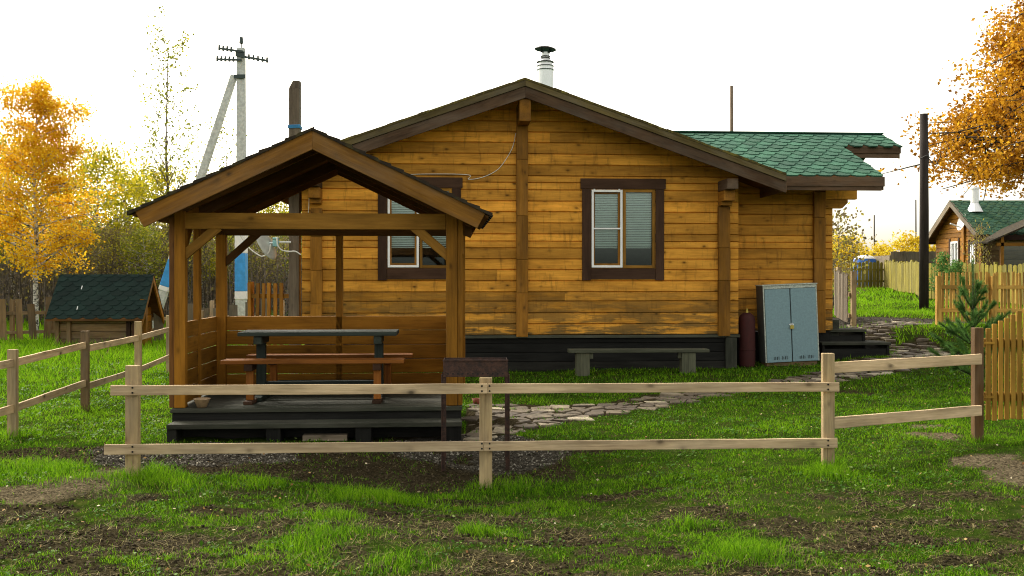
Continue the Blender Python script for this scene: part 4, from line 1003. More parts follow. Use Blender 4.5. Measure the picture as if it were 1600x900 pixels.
e0, e1 = sF.u(72, 0), sF.u(222, 0); rv_ = .85; rZs = sF.z(150, 428.5, rv_); sm = (rZs-sT)/rv_; sa = math.atan(sm); Ls = rv_/math.cos(sa)
for sgn_ in (0, 1):
    mb = MB()
    if sgn_ == 0: C = [(e0, 0, sT-.06), (e1, 0, sT-.06), (e0, rv_, rZs-.06), (e1, rv_, rZs-.06), (e0, 0, sT-.01), (e1, 0, sT-.01), (e0, rv_, rZs-.01), (e1, rv_, rZs-.01)]
    else: C = [(e0, rv_, rZs-.06), (e1, rv_, rZs-.06), (e0, rv_*2, sT-.06), (e1, rv_*2, sT-.06), (e0, rv_, rZs-.01), (e1, rv_, rZs-.01), (e0, rv_*2, sT-.01), (e1, rv_*2, sT-.01)]
    mb.hexa(C, 0); rf = mb.build('roof', M['gazd'], sh)
    mb = MB(); Sd = np.array([0, math.cos(sa)*(1 if not sgn_ else -1), math.sin(sa)])
    shingles(mb, (0, 0 if not sgn_ else rv_*2, sT-.01), (1, 0, 0), Sd, e0-.02, e1+.02, 0, Ls, .15, .33, .018); mb.build('shingles', M['sh_dark'], rf)
    mb = MB(); ya, yb = (0, rv_) if not sgn_ else (rv_*2, rv_)
    mb.hexa([(e1-.03+dx, yy, zz+k) for k in (-.2, -.012) for (yy, zz) in ((ya, sT), (yb, rZs)) for dx in (0, .04)] if not sgn_ else [(e1-.03+dx, yy, zz+k) for k in (-.2, -.012) for (yy, zz) in ((yb, rZs), (ya, sT)) for dx in (0, .04)], 1); mb.build('barge_board', M['logcol'], rf)
mb = MB(); mb.add([(s1-.03, .3, sT-.1), (s1-.03, 1.4, sT-.1), (s1-.03, rv_, rZs-.08), (s1-.09, .3, sT-.1), (s1-.09, 1.4, sT-.1), (s1-.09, rv_, rZs-.08)], {3: [[0, 1, 2], [5, 4, 3]], 4: [[0, 3, 4, 1], [1, 4, 5, 2], [2, 5, 3, 0]]}); mb.build('gable_board', M['gazd'], sh)
mb = MB()
for px, py in ((128, 450), (121, 482)):
    # pale streaks of bird dirt lying on the shingles
    tt = (498-py)/(498-428.5); v_ = tt*rv_; u_ = sF.u(px, v_); mb.bar((u_, v_-.03*math.cos(sa)-.02, sT+tt*(rZs-sT)-.04), (u_+.01, v_+.03*math.cos(sa)-.02, sT+tt*(rZs-sT)+.05), .02, .006, (0, -math.sin(sa), math.cos(sa)))
mb.build('pale_streaks', M['white'], sh)

# ------------------------------------------------------------------ poles and wires
pd = 30; P0 = X_(377, pd); pz = float(H(*P0)); ph_ = EYE+(436-75)/F_PX*pd
pole = thing('power_pole', 'tall concrete power pole with leaning strut and blue painted foot', 'utility pole', (P0[0], P0[1], pz))
mb = MB(); mb.bar((0, 0, -.3), (0, 0, ph_-pz), .30, .30, (0, 1, 0), .22, .22); mb.build('shaft', M['concrete'], pole, .02)
zt_ = lambda py: EYE-(py-HOR)/F_PX*pd-pz
st0 = np.array([(366-800)/F_PX*pd-P0[0], 0, zt_(118)]); st1 = np.array([(232-800)/F_PX*pd-P0[0], -.0, -.1])
mb = MB(); mb.bar(st1, st0, .26, .24, (0, 1, 0), .19, .18); mb.build('strut', M['concrete'], pole, .02)
def band(za, zb, mat):
    mb = MB(); mb.bar((0, 0, za), (0, 0, zb), .32, .32, (0, 1, 0)); mb.build('paint_band', M[mat], pole, .02)

def sband(za, zb, mat):
    f = lambda z: st1+(st0-st1)*(z-st1[2])/(st0[2]-st1[2]); mb = MB(); mb.bar(f(za), f(zb), .29, .275, (0, 1, 0)); mb.build('paint_band', M[mat], pole, .02)
sband(zt_(447), zt_(407), 'blue'); sband(zt_(406.8), zt_(375), 'white'); sband(zt_(454), zt_(447.2), 'white')
band(zt_(455), zt_(396), 'blue'); band(zt_(395.8), zt_(358), 'white'); band(zt_(468), zt_(455.3), 'white')
def arm(z, x0, x1, tilt, name='crossarm'):
    mb = MB(); mb.bar((x0, -.16, z+tilt), (x1, -.16, z-tilt), .05, .06); a = mb.build(name, M['insul'], pole)
    for xx in np.linspace(x0, x1, 7):
        if abs(xx) < .15: continue
        mb = MB(); zz = z+tilt-(xx-x0)/(x1-x0)*2*tilt; mb.tube([(xx, -.16, zz-.06), (xx, -.16, zz+.10)], [.035, .03], 8); mb.build('insulator', M['insul'], a)
arm(zt_(80), -.62, .1, .05); arm(zt_(95), -.68, .05, .01); arm(zt_(93), .0, .82, .07)
mb = MB(); mb.tube([(0, 0, zt_(75)), (0, 0, zt_(68))], .02, 6); mb.tube([(0, 0, zt_(68)), (0, 0, zt_(58))], [.07, .05], 8); mb.build('insulator', M['insul'], pole)
mb = MB(); mb.box(-.18, .17, -.17, -.13, zt_(124), zt_(118)); mb.box(-.14, .14, -.15, -.12, zt_(90), zt_(82)); mb.build('bracket', M['insul'], pole)
def wire(name, label, a, b_, sag, r=.008, group=None, cat='power cable'):
    P = [np.array(a)+(np.array(b_)-np.array(a))*t-np.array([0, 0, sag*4*t*(1-t)]) for t in np.linspace(0, 1, 26)]
    mb = MB(); mb.tube(P, r, 5); o = mb.build(name, M['wire'], smooth=True); tag(o, label, cat, group)
for k, (dx, py) in enumerate(((-.6, 77), (-.66, 93), (0, 62))):
    wire('power_cable', ('middle of the faint overhead wires left of the concrete pole', 'lowest of the faint overhead wires left of the concrete pole', 'uppermost faint overhead wire leaving the concrete pole to the left')[k], (P0[0]+dx, pd-.16, EYE-(py-HOR)/F_PX*pd), (-30, 24, 8.6-.35*k), .3, .005, 'overhead wires left of the concrete pole')
wire('power_cable', 'thin wire dropping from the concrete pole right towards the gable', (P0[0]+.8, pd-.16, EYE-(96-HOR)/F_PX*pd), (HF.w(0, 5)[0]+.2, HF.w(0, 5)[1], 5.0), .15, .008)
wire('power_cable', 'short thin lower wire seen between the grey post and the gable', (HF.w(0, 5)[0]-.3, HF.w(0, 5)[1], 4.35), (P0[0]+.3, pd-.1, EYE-(150-HOR)/F_PX*pd), .1, .006)
wp = X_(461, 17.6); wz = float(H(*wp))
gpost = thing('wooden_post', 'tall squared grey wooden post with chamfered top behind the gazebo', 'utility pole', (wp[0], wp[1], wz))
wt_ = EYE+(HOR-127)/F_PX*17.6-wz; mb = MB(); mb.box(-.092, .092, -.09, .09, -.3, wt_-.14, 2); mb.prism([(-.092, wt_-.139), (.092, wt_-.139), (.092, wt_), (-.02, wt_)], -.09, .09, (0, 1)); mb.build('shaft', M['polegrey'], gpost, .006)
mb = MB(); zr = EYE+(HOR-201)/F_PX*17.6-wz
for k in range(3): mb.tube([(-.1, -.1, zr+.02*k), (.1, -.1, zr+.02*k+.01), (.1, .1, zr+.02*k), (-.1, .1, zr+.02*k), (-.1, -.1, zr+.02*k)], .011, 5)
mb.build('rope_tie', M['rope'], gpost)
# satellite dish on a mast
dpos = X_(418, 17.4)
dish = thing('satellite_dish', 'grey satellite dish seen edge-on beside the grey wooden post', 'satellite dish', (dpos[0], dpos[1], EYE-(380-HOR)/F_PX*17.4))
an = R(62); Rm = np.array([[math.cos(an), 0, math.sin(an)], [0, 1, 0], [-math.sin(an), 0, math.cos(an)]]); an2 = R(-18); Rz = np.array([[math.cos(an2), -math.sin(an2), 0], [math.sin(an2), math.cos(an2), 0], [0, 0, 1]])
mb = MB(); mb.lathe((0, 0, 0), [(.31*t, .07*t*t-.03) for t in np.linspace(0, 1, 8)]+[(.31*t, .07*t*t-.04) for t in np.linspace(1, 0, 8)], 28, tilt=Rz@Rm@np.array([[-1, 0, 0], [0, 1, 0], [0, 0, -1]])@np.diag([1, .8, 1])); mb.build('reflector', M['dish'], dish, smooth=True)
mb = MB(); mb.tube([(.0, 0, 0), (.2, .02, .02), (.4, .05, .02)], .02, 6); mb.build('mount_arm', M['steel'], dish)
mb = MB(); mb.box(.10, .2, -.06, .04, -.06, .05); mb.box(.1, .2, -.06, .04, .06, .1); mb.build('receiver', M['lnb'], dish, .01)
d0 = np.array(dish.location); A_ = lambda px, py: np.array(at(px, py, 17.25))-d0
mb = MB(); mb.tube(smooth_curve([A_(372, 362), A_(388, 386), A_(405, 399), A_(412, 400), A_(420, 394), A_(423, 382)]), .012, 6); mb.tube(smooth_curve([A_(433, 370), A_(434, 383), A_(441, 391), A_(452, 393), A_(462, 393), A_(470, 398)]), .012, 6); mb.build('cable', M['cablew'], dish, smooth=True)
def simple_pole(px, d, pt, w_, mat, label, name='utility_pole', hooks=False):
    p = X_(px, d); z = float(H(*p)); zt = EYE+(HOR-pt)/F_PX*d-z; o = thing(name, label, 'utility pole', (p[0], p[1], z)); mb = MB()
    mb.tube([(0, 0, -.3), (.01, 0, zt*.5), (0, 0, zt)], [w_/2*1.12, w_/2*1.05, w_/2*.92], 14); mb.build('shaft', M[mat], o, smooth=True)
    if hooks:
        mb = MB(); zz = EYE+(HOR-247)/F_PX*d-z; mb.tube([(-w_*.6, -.1, zz-.03), (0, -.2, zz+.06), (w_*.6, -.1, zz)], .018, 6); mb.tube([(w_*.5, 0, zz+.35), (w_*.6, 0, zz), (w_*.5, 0, zz-.3)], .014, 5); mb.tube(smooth_curve([(w_*.55, 0, zz), (.35, 0, zz-.2), (.5, 0, zz+.1), (.3, 0, zz+.25)]), .012, 5); mb.build('cable_clamp', M['wire'], o)
simple_pole(1143, 34, 134, .12, 'polegrey', 'thin grey pole rising behind the green wing roof', 'wooden_pole')
simple_pole(1443.5, 30, 178, .25, 'poledark', 'thick dark tarred pole standing on the lawn right of the house', 'utility_pole', True)
simple_pole(1366, 70, 336, .09, 'poledark', 'thin distant mast above the blue dome', 'distant_mast')
simple_pole(1431, 70, 312, .09, 'poledark', 'thin distant mast just left of the thick dark pole', 'distant_mast')

# ------------------------------------------------------------------ cabin at the right
cbn = thing('log_cabin', 'smaller log cabin with green roof and white flue beyond the right fence', 'house', (17.1, 36, 1.05)); x0 = 0.0; D_ = 3.95; WL = 9.0; ez = 3.3-1.05; az = 4.72-1.05
gh2 = D_/2; m2 = (az-ez)/(gh2+.35)
def cgable(z, p, q_):
    r = az-.12-z
    if r <= 0: return None
    hw = r/m2; a, b_ = max(p, gh2-hw), min(q_, gh2+hw); return (a, b_) if b_-a > .02 else None
mb = MB(); log_wall(mb, 0, D_, x0, -.1, [.18]*22, axis='v', sgn=-1, topfn=cgable, apx=gh2, openings=[(1.95, 2.6, 1.0, 2.1), (.55, .95, .7, 2.0)]); mb.build('gable_wall', M['logcol'], cbn)
mb = MB(); log_wall(mb, .13, WL, 0, -.1, [.18]*12); mb.build('front_wall', M['oldbrown'], cbn)
mb = MB(); mb.box(.1, WL, D_-.1, D_, -.1, ez); mb.box(.3, .35, .2, D_-.2, -.1, ez); mb.build('inner_wall', M['room'], cbn)
mb = MB(); mb.box(-.08, .1, .0, .16, -.1, ez+.15, 2); mb.build('log_column', M['logcol'], cbn); mb = MB(); mb.box(-.10, .0, 1.35, 1.52, -.1, az-.4, 2); mb.build('log_column', M['logcol'], cbn)
for (a, b_, c, d) in ((1.95, 2.6, 1.0, 2.1), (.55, .95, .7, 2.0)):
    mb = MB(); 
    for (y0_, y1_, z0_, z1_) in ((a, a+.07, c, d), (b_-.07, b_, c, d), (a+.07, b_-.07, c, c+.07), (a+.07, b_-.07, d-.07, d), ((a+b_)/2-.03, (a+b_)/2+.03, c+.07, d-.07)): mb.box(-.04, .04, y0_, y1_, z0_, z1_)
    w_ = mb.build('window', M['white'], cbn); mb = MB(); mb.box(.05, .06, a, b_, c, d); mb.build('pane', M['glass'], w_)
    mb = MB()
    for yy in (a-.12, b_+.01): mb.box(-.06, -.016, yy, yy+.11, c-.1, d+.12, 2)
    mb.build('trim', M['trim'], w_)
for k, s_ in enumerate((-1, 1)):
    ye = gh2+s_*(gh2+.35); A0, A1 = (ye, gh2) if s_ < 0 else (gh2, ye); Z0, Z1 = (ez, az) if s_ < 0 else (az, ez)
    mb = MB(); mb.hexa([(x, y, z+t) for t in (-.1, -.02) for (y, z) in ((A0, Z0), (A1, Z1)) for x in (-.3, WL)], 0); rf = mb.build('roof', M['gazd'], cbn)
    mb = MB(); mb.hexa([(x, y, z+t) for t in (-.24, -.0) for (y, z) in ((A0, Z0), (A1, Z1)) for x in (-.35, -.3)], 1); mb.build('barge_board', M['old'], rf)
    mb = MB(); mb.box(-.5, WL, ye-.03, ye+.0, ez-.2, ez-.02, 0); mb.build('eave_board', M['trim'], rf)
    mb = MB(); t2 = math.atan(m2); shingles(mb, (0, ye, ez-.02), (1, 0, 0), np.array([0, -s_*math.cos(t2), math.sin(t2)]), -.35, WL, 0, (gh2+.35)/math.cos(t2), .2, .33, .025); mb.build('shingles', M['sh_cabin'], rf)
# flue
fx = (1521-800)/F_PX*37.4-17.1; mb = MB(); mb.lathe((fx, 1.3, 0), [(.30, az-.5), (.13, az-.16), (.14, az-.15), (.14, az+.35), (.17, az+.36), (.17, az+.42), (0, az+.46)], 16); mb.build('flue', M['steel'], cbn)
# lean-to porch
lx0 = (1553-800)/F_PX*34.6-17.1; lx1 = lx0+3.5
mb = MB(); mb.hexa([(x, y, z+t) for t in (-.06, 0) for y in (-1.5, .0) for (x, z) in ((lx0-.25, 1.95), (lx0+2.4, 3.1))], 1); lr = mb.build('porch_roof', M['sh_brown'], cbn)
mb = MB()
for x in (lx0+.25, lx0+1.3, lx0+2.3, lx0+3.2): mb.box(x, x+.1, -1.4, -1.3, -.2, min(2.9, 1.95+.434*(x-lx0+.25))-.04, 2)
mb.box(lx0+.1, lx1, -1.4, -1.3, 1.80, 1.92, 0); mb.box(lx0+.1, lx1, -1.42, -1.29, .75, .85, 0); pf = mb.build('porch_frame', M['gaz'], cbn)
mb = MB(); mb.box(lx0+.36, lx1, -1.36, -1.35, .86, 1.8); mb.build('porch_glazing', M['glass'], pf)
mb = MB(); mb.box(lx0+.25, lx1, -1.39, -1.31, -.2, .74, 0); mb.build('porch_boards', M['oldbrown'], pf)
mb = MB(); dd = Rz@Rm; mb.lathe((-.22, 1.1, az-.9), [(.33*t, .08*t*t) for t in np.linspace(0, 1, 6)], 20, tilt=np.array([[math.cos(R(75)), 0, -math.sin(R(75))], [0, 1, 0], [math.sin(R(75)), 0, math.cos(R(75))]])@np.diag([1, 1, 1])); mb.tube([(-.05, 1.1, az-.9), (-.3, 1.1, az-1.1), (-.75, 1.0, az-.95)], .03, 6); mb.build('dish', M['pot'], cbn)

# blue dome, far wall
bp_ = X_(1351, 52); bt_ = thing('dome_tent', 'small blue dome with white top beyond the mossy picket fence', 'tent', (bp_[0], bp_[1], float(H(*bp_))))
zt = EYE+(HOR-399)/F_PX*52-float(H(*bp_)); mb = MB(); mb.lathe((0, 0, 0), [(.55, 0), (.6, .3), (.59, zt-.32), (.53, zt-.17)], 16); mb.build('skirt', M['tarp'], bt_, smooth=True); mb = MB(); mb.lathe((0, 0, 0), [(.545, zt-.19), (.40, zt-.05), (.2, zt), (0, zt+.01)], 16); mb.build('cover', M['pot'], bt_, smooth=True)
gw = thing('board_wall', 'grey boarded outbuilding wall beyond the round-topped pickets', 'wall', (*X_(1392, 50), 1.1)); mb = MB(); xx = 0
while xx < 3.0: mb.box(xx, xx+.15, 0, .04, -.1, EYE+(HOR-393)/F_PX*50-1.1+random.uniform(-.02, .02), 2); xx += .155
mb.build('boards', M['old'], gw); mb = MB(); mb.box(-.05, 3.1, .05, 3, -.1, 1.8); mb.build('rear_volume', M['old'], gw)

# ------------------------------------------------------------------ trees
def leafcloud(centers, n_each, spread, size, rg, flat=.0, tri=False):
    C = np.repeat(centers, n_each, 0); n_ = len(C); C = C+rg.normal(0, 1, (n_, 3))*spread
    a = rg.normal(0, 1, (n_, 3)); a[:, 2] *= (1-flat); a /= np.linalg.norm(a, axis=1)[:, None]; b = rg.normal(0, 1, (n_, 3)); b = np.cross(a, b); b /= np.linalg.norm(b, axis=1)[:, None]
    s = size*rg.uniform(.6, 1.3, n_)[:, None]
    V = np.stack([C-a*s*.55, C+b*s*.36, C+a*s*.55, C-b*s*.36], 1).reshape(-1, 3)
    return V, np.arange(n_*4).reshape(-1, 4), n_
def tree_mesh(seed, height, base, rad, nbr, nleaf, size, spread, tr=.09, droop=.15, shape='oval', wob=.05, upw=.5, sub=5, lead=True):
    rg = np.random.default_rng(seed); tk = MB(); k = 12; zz = np.linspace(-.2, height, k)
    cx = np.cumsum(rg.normal(0, wob, k)); cy = np.cumsum(rg.normal(0, wob, k)); cx -= cx[0]; cy -= cy[0]
    P = np.stack([cx, cy, zz], 1); tk.tube(P, tr*np.linspace(1, .12, k)**.9, 9)
    tips = []; 
    for i in range(nbr):
        t = (base+(height*.97-base)*((i+rg.uniform())/nbr))
        f = (t-base)/(height-base)
        prof = {'oval': math.sin(math.pi*min(1, .18+f*.80))**.8, 'cone': (1-f)**.8*.95+.08, 'column': .55+.45*math.sin(math.pi*f), 'birch': .22+.85*(1-f)**.75*min(1, .55+f*2.4), 'round': math.sqrt(max(0, 1-f*f*.92))}[shape]
        L_ = rad*prof*rg.uniform(.7, 1.15); a = i*2.4+rg.uniform(-.5, .5)
        c = np.array([np.interp(t, zz, cx), np.interp(t, zz, cy), t]); d = np.array([math.cos(a), math.sin(a), upw*rg.uniform(.5, 1.3)])
        pts = [c]; n_ = 6
        for j in range(1, n_+1): pts.append(c+d*L_*j/n_+np.array([rg.normal(0, .05)*L_, rg.normal(0, .05)*L_, -droop*L_*(j/n_)**2+rg.normal(0, .03)*L_])*(j/n_))
        r0 = tr*.42*(1-f*.75)*min(1, L_/max(rad, .1)+.3); tk.tube(pts, r0*np.linspace(1, .15, n_+1), 5, cap=False)
        pts = np.array(pts); tips += list(pts[3:]); tips.append(pts[-1])
        for j in range(sub):
            s = rg.uniform(.3, .95); q_ = pts[0]+(pts[-1]-pts[0])*s; ii = min(n_-1, int(s*n_)); q_ = pts[ii]+(pts[ii+1]-pts[ii])*(s*n_-ii)
            dd = rg.normal(0, 1, 3); dd[2] = dd[2]*.5+.2; dd /= np.linalg.norm(dd); l = L_*rg.uniform(.2, .5); e = q_+dd*l+np.array([0, 0, -droop*l]); mm = (q_+e)/2+rg.normal(0, .04, 3)*l
            tk.tube([q_, mm, e], r0*np.array([.4, .28, .1]), 4, cap=False); tips += [mm, e, (mm+e)/2]
    if lead: tips += list(P[-3:])
    tips = np.array(tips); w_ = rg.uniform(0, 1, len(tips))**1.4; keep = w_ > .02; tips = tips[keep]; w_ = w_[keep]
    cnt = np.maximum(1, (w_/w_.sum()*nleaf).astype(int)); C = np.repeat(tips, cnt, 0)
    V, Q, n_ = leafcloud(C, 1, spread, size, rg); lf = MB()
    ct = np.repeat(rg.uniform(.15, .85, len(tips)), cnt); lf.add(V, {4: Q}, tint=np.repeat(np.clip(ct+rg.normal(0, .16, n_), 0, 1), 4))
    return tk, lf
def plant_tree(name, label, cat, pos, z, tk, lf, bark, leaf, group=None, rz=0, trunk='trunk', crown='crown'):
    o = thing(name, label, cat, (pos[0], pos[1], z), rz, group); tk.build(trunk, M[bark], o, smooth=True); lf.build(crown, M[leaf], o); return o
# golden birch
p = X_(57, 28.5); tk, lf = tree_mesh(5, 7.3, 1.9, 2.25, 54, 30000, .075, .13, .085, .22, 'birch', .03, .6, 8)
plant_tree('birch_tree', 'golden leaved birch with white trunk behind the weathered fence at left', 'tree', p, 0, tk, lf, 'birch', 'lf_gold')
# oak at right
p = X_(1752, 46); tk, lf = tree_mesh(11, 17.0, 4.8, 7.7, 110, 140000, .18, .33, .33, .28, 'round', .1, .25, 12)
plant_tree('oak_tree', 'large rusty orange oak overhanging the right edge behind the cabin', 'tree', p, 1.1, tk, lf, 'bark', 'lf_rust')
# tall thin aspens
p = X_(259, 40); tk, lf = tree_mesh(21, 11.3, 3.5, 1.15, 44, 1700, .12, .10, .075, -.15, 'column', .05, 1.7, 4)
asp = plant_tree('aspen_tree', 'tall sparse aspen with few green leaves left of the concrete pole', 'tree', p, 0, tk, lf, 'twig', 'lf_green')
tk, lf = tree_mesh(23, 8.0, 3.0, 1.0, 26, 520, .11, .11, .05, -.1, 'column', .05, 1.2, 3)
sp = plant_tree('aspen_tree', 'small sparse aspen peeping over the gazebo roof by the concrete pole', 'tree', X_(356, 42), 0, tk, lf, 'twig', 'lf_green')
c = copy_tree(sp); c.location = (*X_(305, 44), .3); c.rotation_euler[2] = 2; tag(c, 'thin aspen between the tallest sparse aspen and the concrete pole', 'tree')
c = copy_tree(sp); c.location = (*X_(225, 41), -.8); c.rotation_euler[2] = 4; tag(c, 'thin leafy aspen just left of the tallest sparse aspen', 'tree')
# yellow-green wood edge: individual trees
protos = []
for k, (sd_, hh, rr_, nl, leaf) in enumerate(((31, 5.7, 1.7, 6000, 'lf_yel'), (33, 4.7, 1.5, 2600, 'lf_brown'), (35, 5.0, 1.4, 3200, 'lf_green'))):
    tk, lf = tree_mesh(sd_, hh, 1.9, rr_, 30, nl, .10, .18, .06, .15, 'oval', .06, .7, 6)
    protos.append((tk, lf, leaf))
spec = [(150, 36, 0, 1.05), (100, 40, 0, 1.1), (205, 38, 0, 1.0), (250, 41, 0, 1.05), (20, 40, 0, 1.2), (-40, 35, 0, 1.1), (300, 40, 2, .9), (335, 43, 1, .95), (390, 40, 2, .9), (425, 42, 0, .92), (445, 38, 2, .85), (175, 34, 1, .75), (120, 33, 1, .7), (230, 34, 2, .72), (290, 35, 1, .75), (360, 36, 2, .7), (-120, 40, 0, 1.1), (70, 34, 1, .75), (480, 44, 0, .9), (405, 36, 1, .7), (318, 37, 0, .75)]
lab = ['yellow leaved birch at the edge of the wood behind the shed', 'nearly bare brownish young tree at the edge of the wood', 'thin greenish young tree at the edge of the wood seen by the gazebo']
grp = ['yellow birches along the wood edge', 'bare young trees along the wood edge', 'greenish young trees along the wood edge']; first = {}
for px, d, k, s in spec:
    if k not in first:
        tk, lf, leaf = protos[k]; o = plant_tree('young_birch' if k == 0 else 'young_tree', lab[k], 'tree', X_(px, d), 0, tk, lf, 'birch' if k != 1 else 'twig', leaf, grp[k]); first[k] = o
    else:
        o = copy_tree(first[k]); o.location = (*X_(px, d), 0)
    o.scale = (s*random.uniform(.85, 1.15), s, s*random.uniform(.92, 1.08)); o.rotation_euler[2] = random.uniform(0, 6)
ORD = ['leftmost', 'second from the left', 'third from the left', 'fourth from the left', 'fifth from the left', 'sixth from the left', 'seventh from the left', 'eighth from the left', 'ninth from the left', 'tenth from the left', 'eleventh from the left']
def ordinal(group, text):
    L_ = sorted([o for o in bpy.data.objects if o.get('group') == group and not o.parent], key=lambda o: o.location.x/o.location.y)
    for o, w_ in zip(L_, ORD): o['label'] = text+', '+w_
for g_, l_ in zip(grp, ('yellow leaved birch at the wood edge', 'nearly bare brownish young tree at the wood edge', 'thin greenish young tree at the wood edge')): ordinal(g_, l_)
# woodland mass
rg = np.random.default_rng(99); wm_ = MB(); wl_ = MB(); n_ = 5200
d = rg.uniform(34, 62, n_); px = rg.uniform(-500, 560, n_); x = (px-800)/F_PX*d; hh = rg.uniform(2.0, 4.3, n_)*(1+(d-34)/110)
lean = rg.normal(0, .09, (n_, 2)); wd = rg.uniform(.012, .032, n_); ang = rg.uniform(0, math.pi, n_)
ax_ = np.stack([np.cos(ang), np.sin(ang), np.zeros(n_)], 1)*wd[:, None]; bs = np.stack([x, d, np.zeros(n_)], 1); tp_ = bs+np.stack([lean[:, 0]*hh, lean[:, 1]*hh, hh], 1)
ay_ = np.stack([-np.sin(ang), np.cos(ang), np.zeros(n_)], 1)*wd[:, None]
V = np.stack([bs-ax_, bs+ax_*.5+ay_, bs+ax_*.5-ay_, tp_], 1).reshape(-1, 3); i0 = np.arange(n_)[:, None]*4
wm_.add(V, {3: np.concatenate([i0+[0, 1, 3], i0+[1, 2, 3], i0+[2, 0, 3]])})
# side twigs
nt_ = 26000; ii = rg.integers(0, n_, nt_); t = rg.uniform(.1, .95, nt_)[:, None]; b0 = bs[ii]+(tp_[ii]-bs[ii])*t; dd = rg.normal(0, 1, (nt_, 3)); dd[:, 2] = np.abs(dd[:, 2])+.3; dd /= np.linalg.norm(dd, axis=1)[:, None]; e = b0+dd*rg.uniform(.3, 1.1, nt_)[:, None]
sx = np.array([.012, 0, 0]); V = np.stack([b0-sx, b0+sx, e], 1).reshape(-1, 3); wm_.add(V, {3: np.arange(nt_*3).reshape(-1, 3)})
o = wm_.build('woodland', M['twig']); tag(o, 'tangle of grey bare saplings filling the wood behind the left fence', 'woodland', kind='stuff')
nl_ = 42000; ii = rg.integers(0, n_, nl_); t = rg.uniform(.03, 1.0, nl_)[:, None]; C = bs[ii]+(tp_[ii]-bs[ii])*t+rg.normal(0, .35, (nl_, 3))
V, Q, _ = leafcloud(C, 1, .01, .13, rg); tt = np.clip(.3+.5*(vnoise(C[:, 0]*.4, C[:, 2]*.8, 5)-.5)+rg.normal(0, .22, nl_)+.12*(C[:, 2]-2.5)/2, 0, 1); wl_.add(V, {4: Q}, tint=np.repeat(tt, 4))
o = wl_.build('woodland_leaves', M['lf_brown']); tag(o, 'drab autumn leaves clinging to the saplings of the left wood', 'foliage', kind='stuff')
# far tree belt behind everything on the left and behind the house, blocks the horizon
nf = 30000; d = rg.uniform(64, 76, nf); px = rg.uniform(-700, 700, nf); x = (px-800)/F_PX*d; z = rg.uniform(0, 1, nf)**.9*(3.9+2.0*vnoise(x*.25, d*0, 9)); V, Q, _ = leafcloud(np.stack([x, d, z], 1), 1, .2, .42, rg)
m_ = MB(); m_.add(V, {4: Q}, tint=np.repeat(np.clip(rg.normal(.35, .2, nf)+.05*z, 0, 1), 4)); o = m_.build('distant_wood', M['lf_brown']); tag(o, 'distant autumn wood closing the view at the left', 'woodland', kind='stuff')
# golden bushes right of the house
tk, lf = tree_mesh(51, 2.7, .2, 1.5, 22, 3500, .14, .2, .04, .1, 'oval', .05, .6, 5, lead=False)
gb0 = None
for px, d, s, r_ in ((1320, 62, 1.12, 0), (1350, 68, .85, 1), (1377, 66, 1.0, 2), (1425, 60, 1.12, 3), (1296, 64, 1.2, 4), (1465, 60, .9, 1.5), (1402, 72, .75, 3.3)):
    p = X_(px, d)
    if gb0 is None: gb0 = plant_tree('golden_bush', 'bright yellow bush on the skyline right of the house', 'bush', p, 1.0, tk, lf, 'twig', 'lf_bright', 'yellow bushes on the skyline right of the house'); o = gb0
    else: o = copy_tree(gb0); o.location = (p[0], p[1], 1.0)
    o.scale = (s, s, s); o.rotation_euler[2] = r_
ordinal('yellow bushes on the skyline right of the house', 'bright yellow bush on the skyline right of the house')
tk, lf = tree_mesh(53, 2.6, .2, .8, 20, 900, .10, .14, .03, .1, 'oval', .05, .9, 4)
o = plant_tree('leafy_shrub', 'straggly drab shrub with sparse leaves at the porch corner', 'bush', X_(1302, 27), float(H(*X_(1302, 27))), tk, lf, 'twig', 'lf_brown')
o = copy_tree(o); o.location = (*X_(1311, 30), float(H(*X_(1311, 30)))); o.scale = (.5, .5, .55); tag(o, 'smaller dull shrub behind the pale weathered pickets', 'bush')
o = copy_tree(o); o.location = (*X_(1526, 35), 1.0); o.scale = (.55, .55, .95); tag(o, 'climbing yellowish plant at the corner of the small cabin', 'plant')
tk, lf = tree_mesh(55, 1.45, .1, .42, 20, 1500, .07, .09, .03, .0, 'cone', .02, .6, 4)
o = plant_tree('juniper_bush', 'dark green juniper before the white cabin window', 'bush', X_(1474, 34), 1.05, tk, lf, 'twig', 'pine')
o = copy_tree(o); o.location = (*X_(1495, 33), 1.0); o.scale = (1, 1, .85); tag(o, 'dark green juniper near the corner post of the cabin', 'bush')
# young pine
pp = gnd(1520, 603); tk = MB(); lf = MB(); rg = np.random.default_rng(3); ht = 1.78
tk.tube([(0, 0, -.05), (.01, 0, .8), (0, 0, ht)], [.035, .022, .01], 8)
segs = [((0, 0, .25), (0, 0, ht))]
for (zz, nb, L_, up) in ((.15, 7, .70, .35), (.35, 7, .70, .45), (.6, 7, .62, .6), (.85, 6, .5, .9), (1.12, 5, .40, 1.5)):
    for k in range(nb):
        a = k*2*math.pi/nb+zz*5; d_ = np.array([math.cos(a), math.sin(a), up]); d_ /= np.linalg.norm(d_); s0_ = np.array([0, 0, zz]); e_ = s0_+d_*L_*rg.uniform(.85, 1.15); e_[2] += .06; e_ += rg.normal(0, .05, 3)
        tk.tube([s0_, (s0_+e_)/2-np.array([0, 0, .02]), e_], [.011, .008, .004], 5); segs.append((s0_, e_))
        for j in range(3):
            s = rg.uniform(.4, .85); q_ = s0_+(e_-s0_)*s; dd = d_+rg.normal(0, .5, 3); dd /= np.linalg.norm(dd); segs.append((q_, q_+dd*L_*.3))
Vs = []; nn = 0
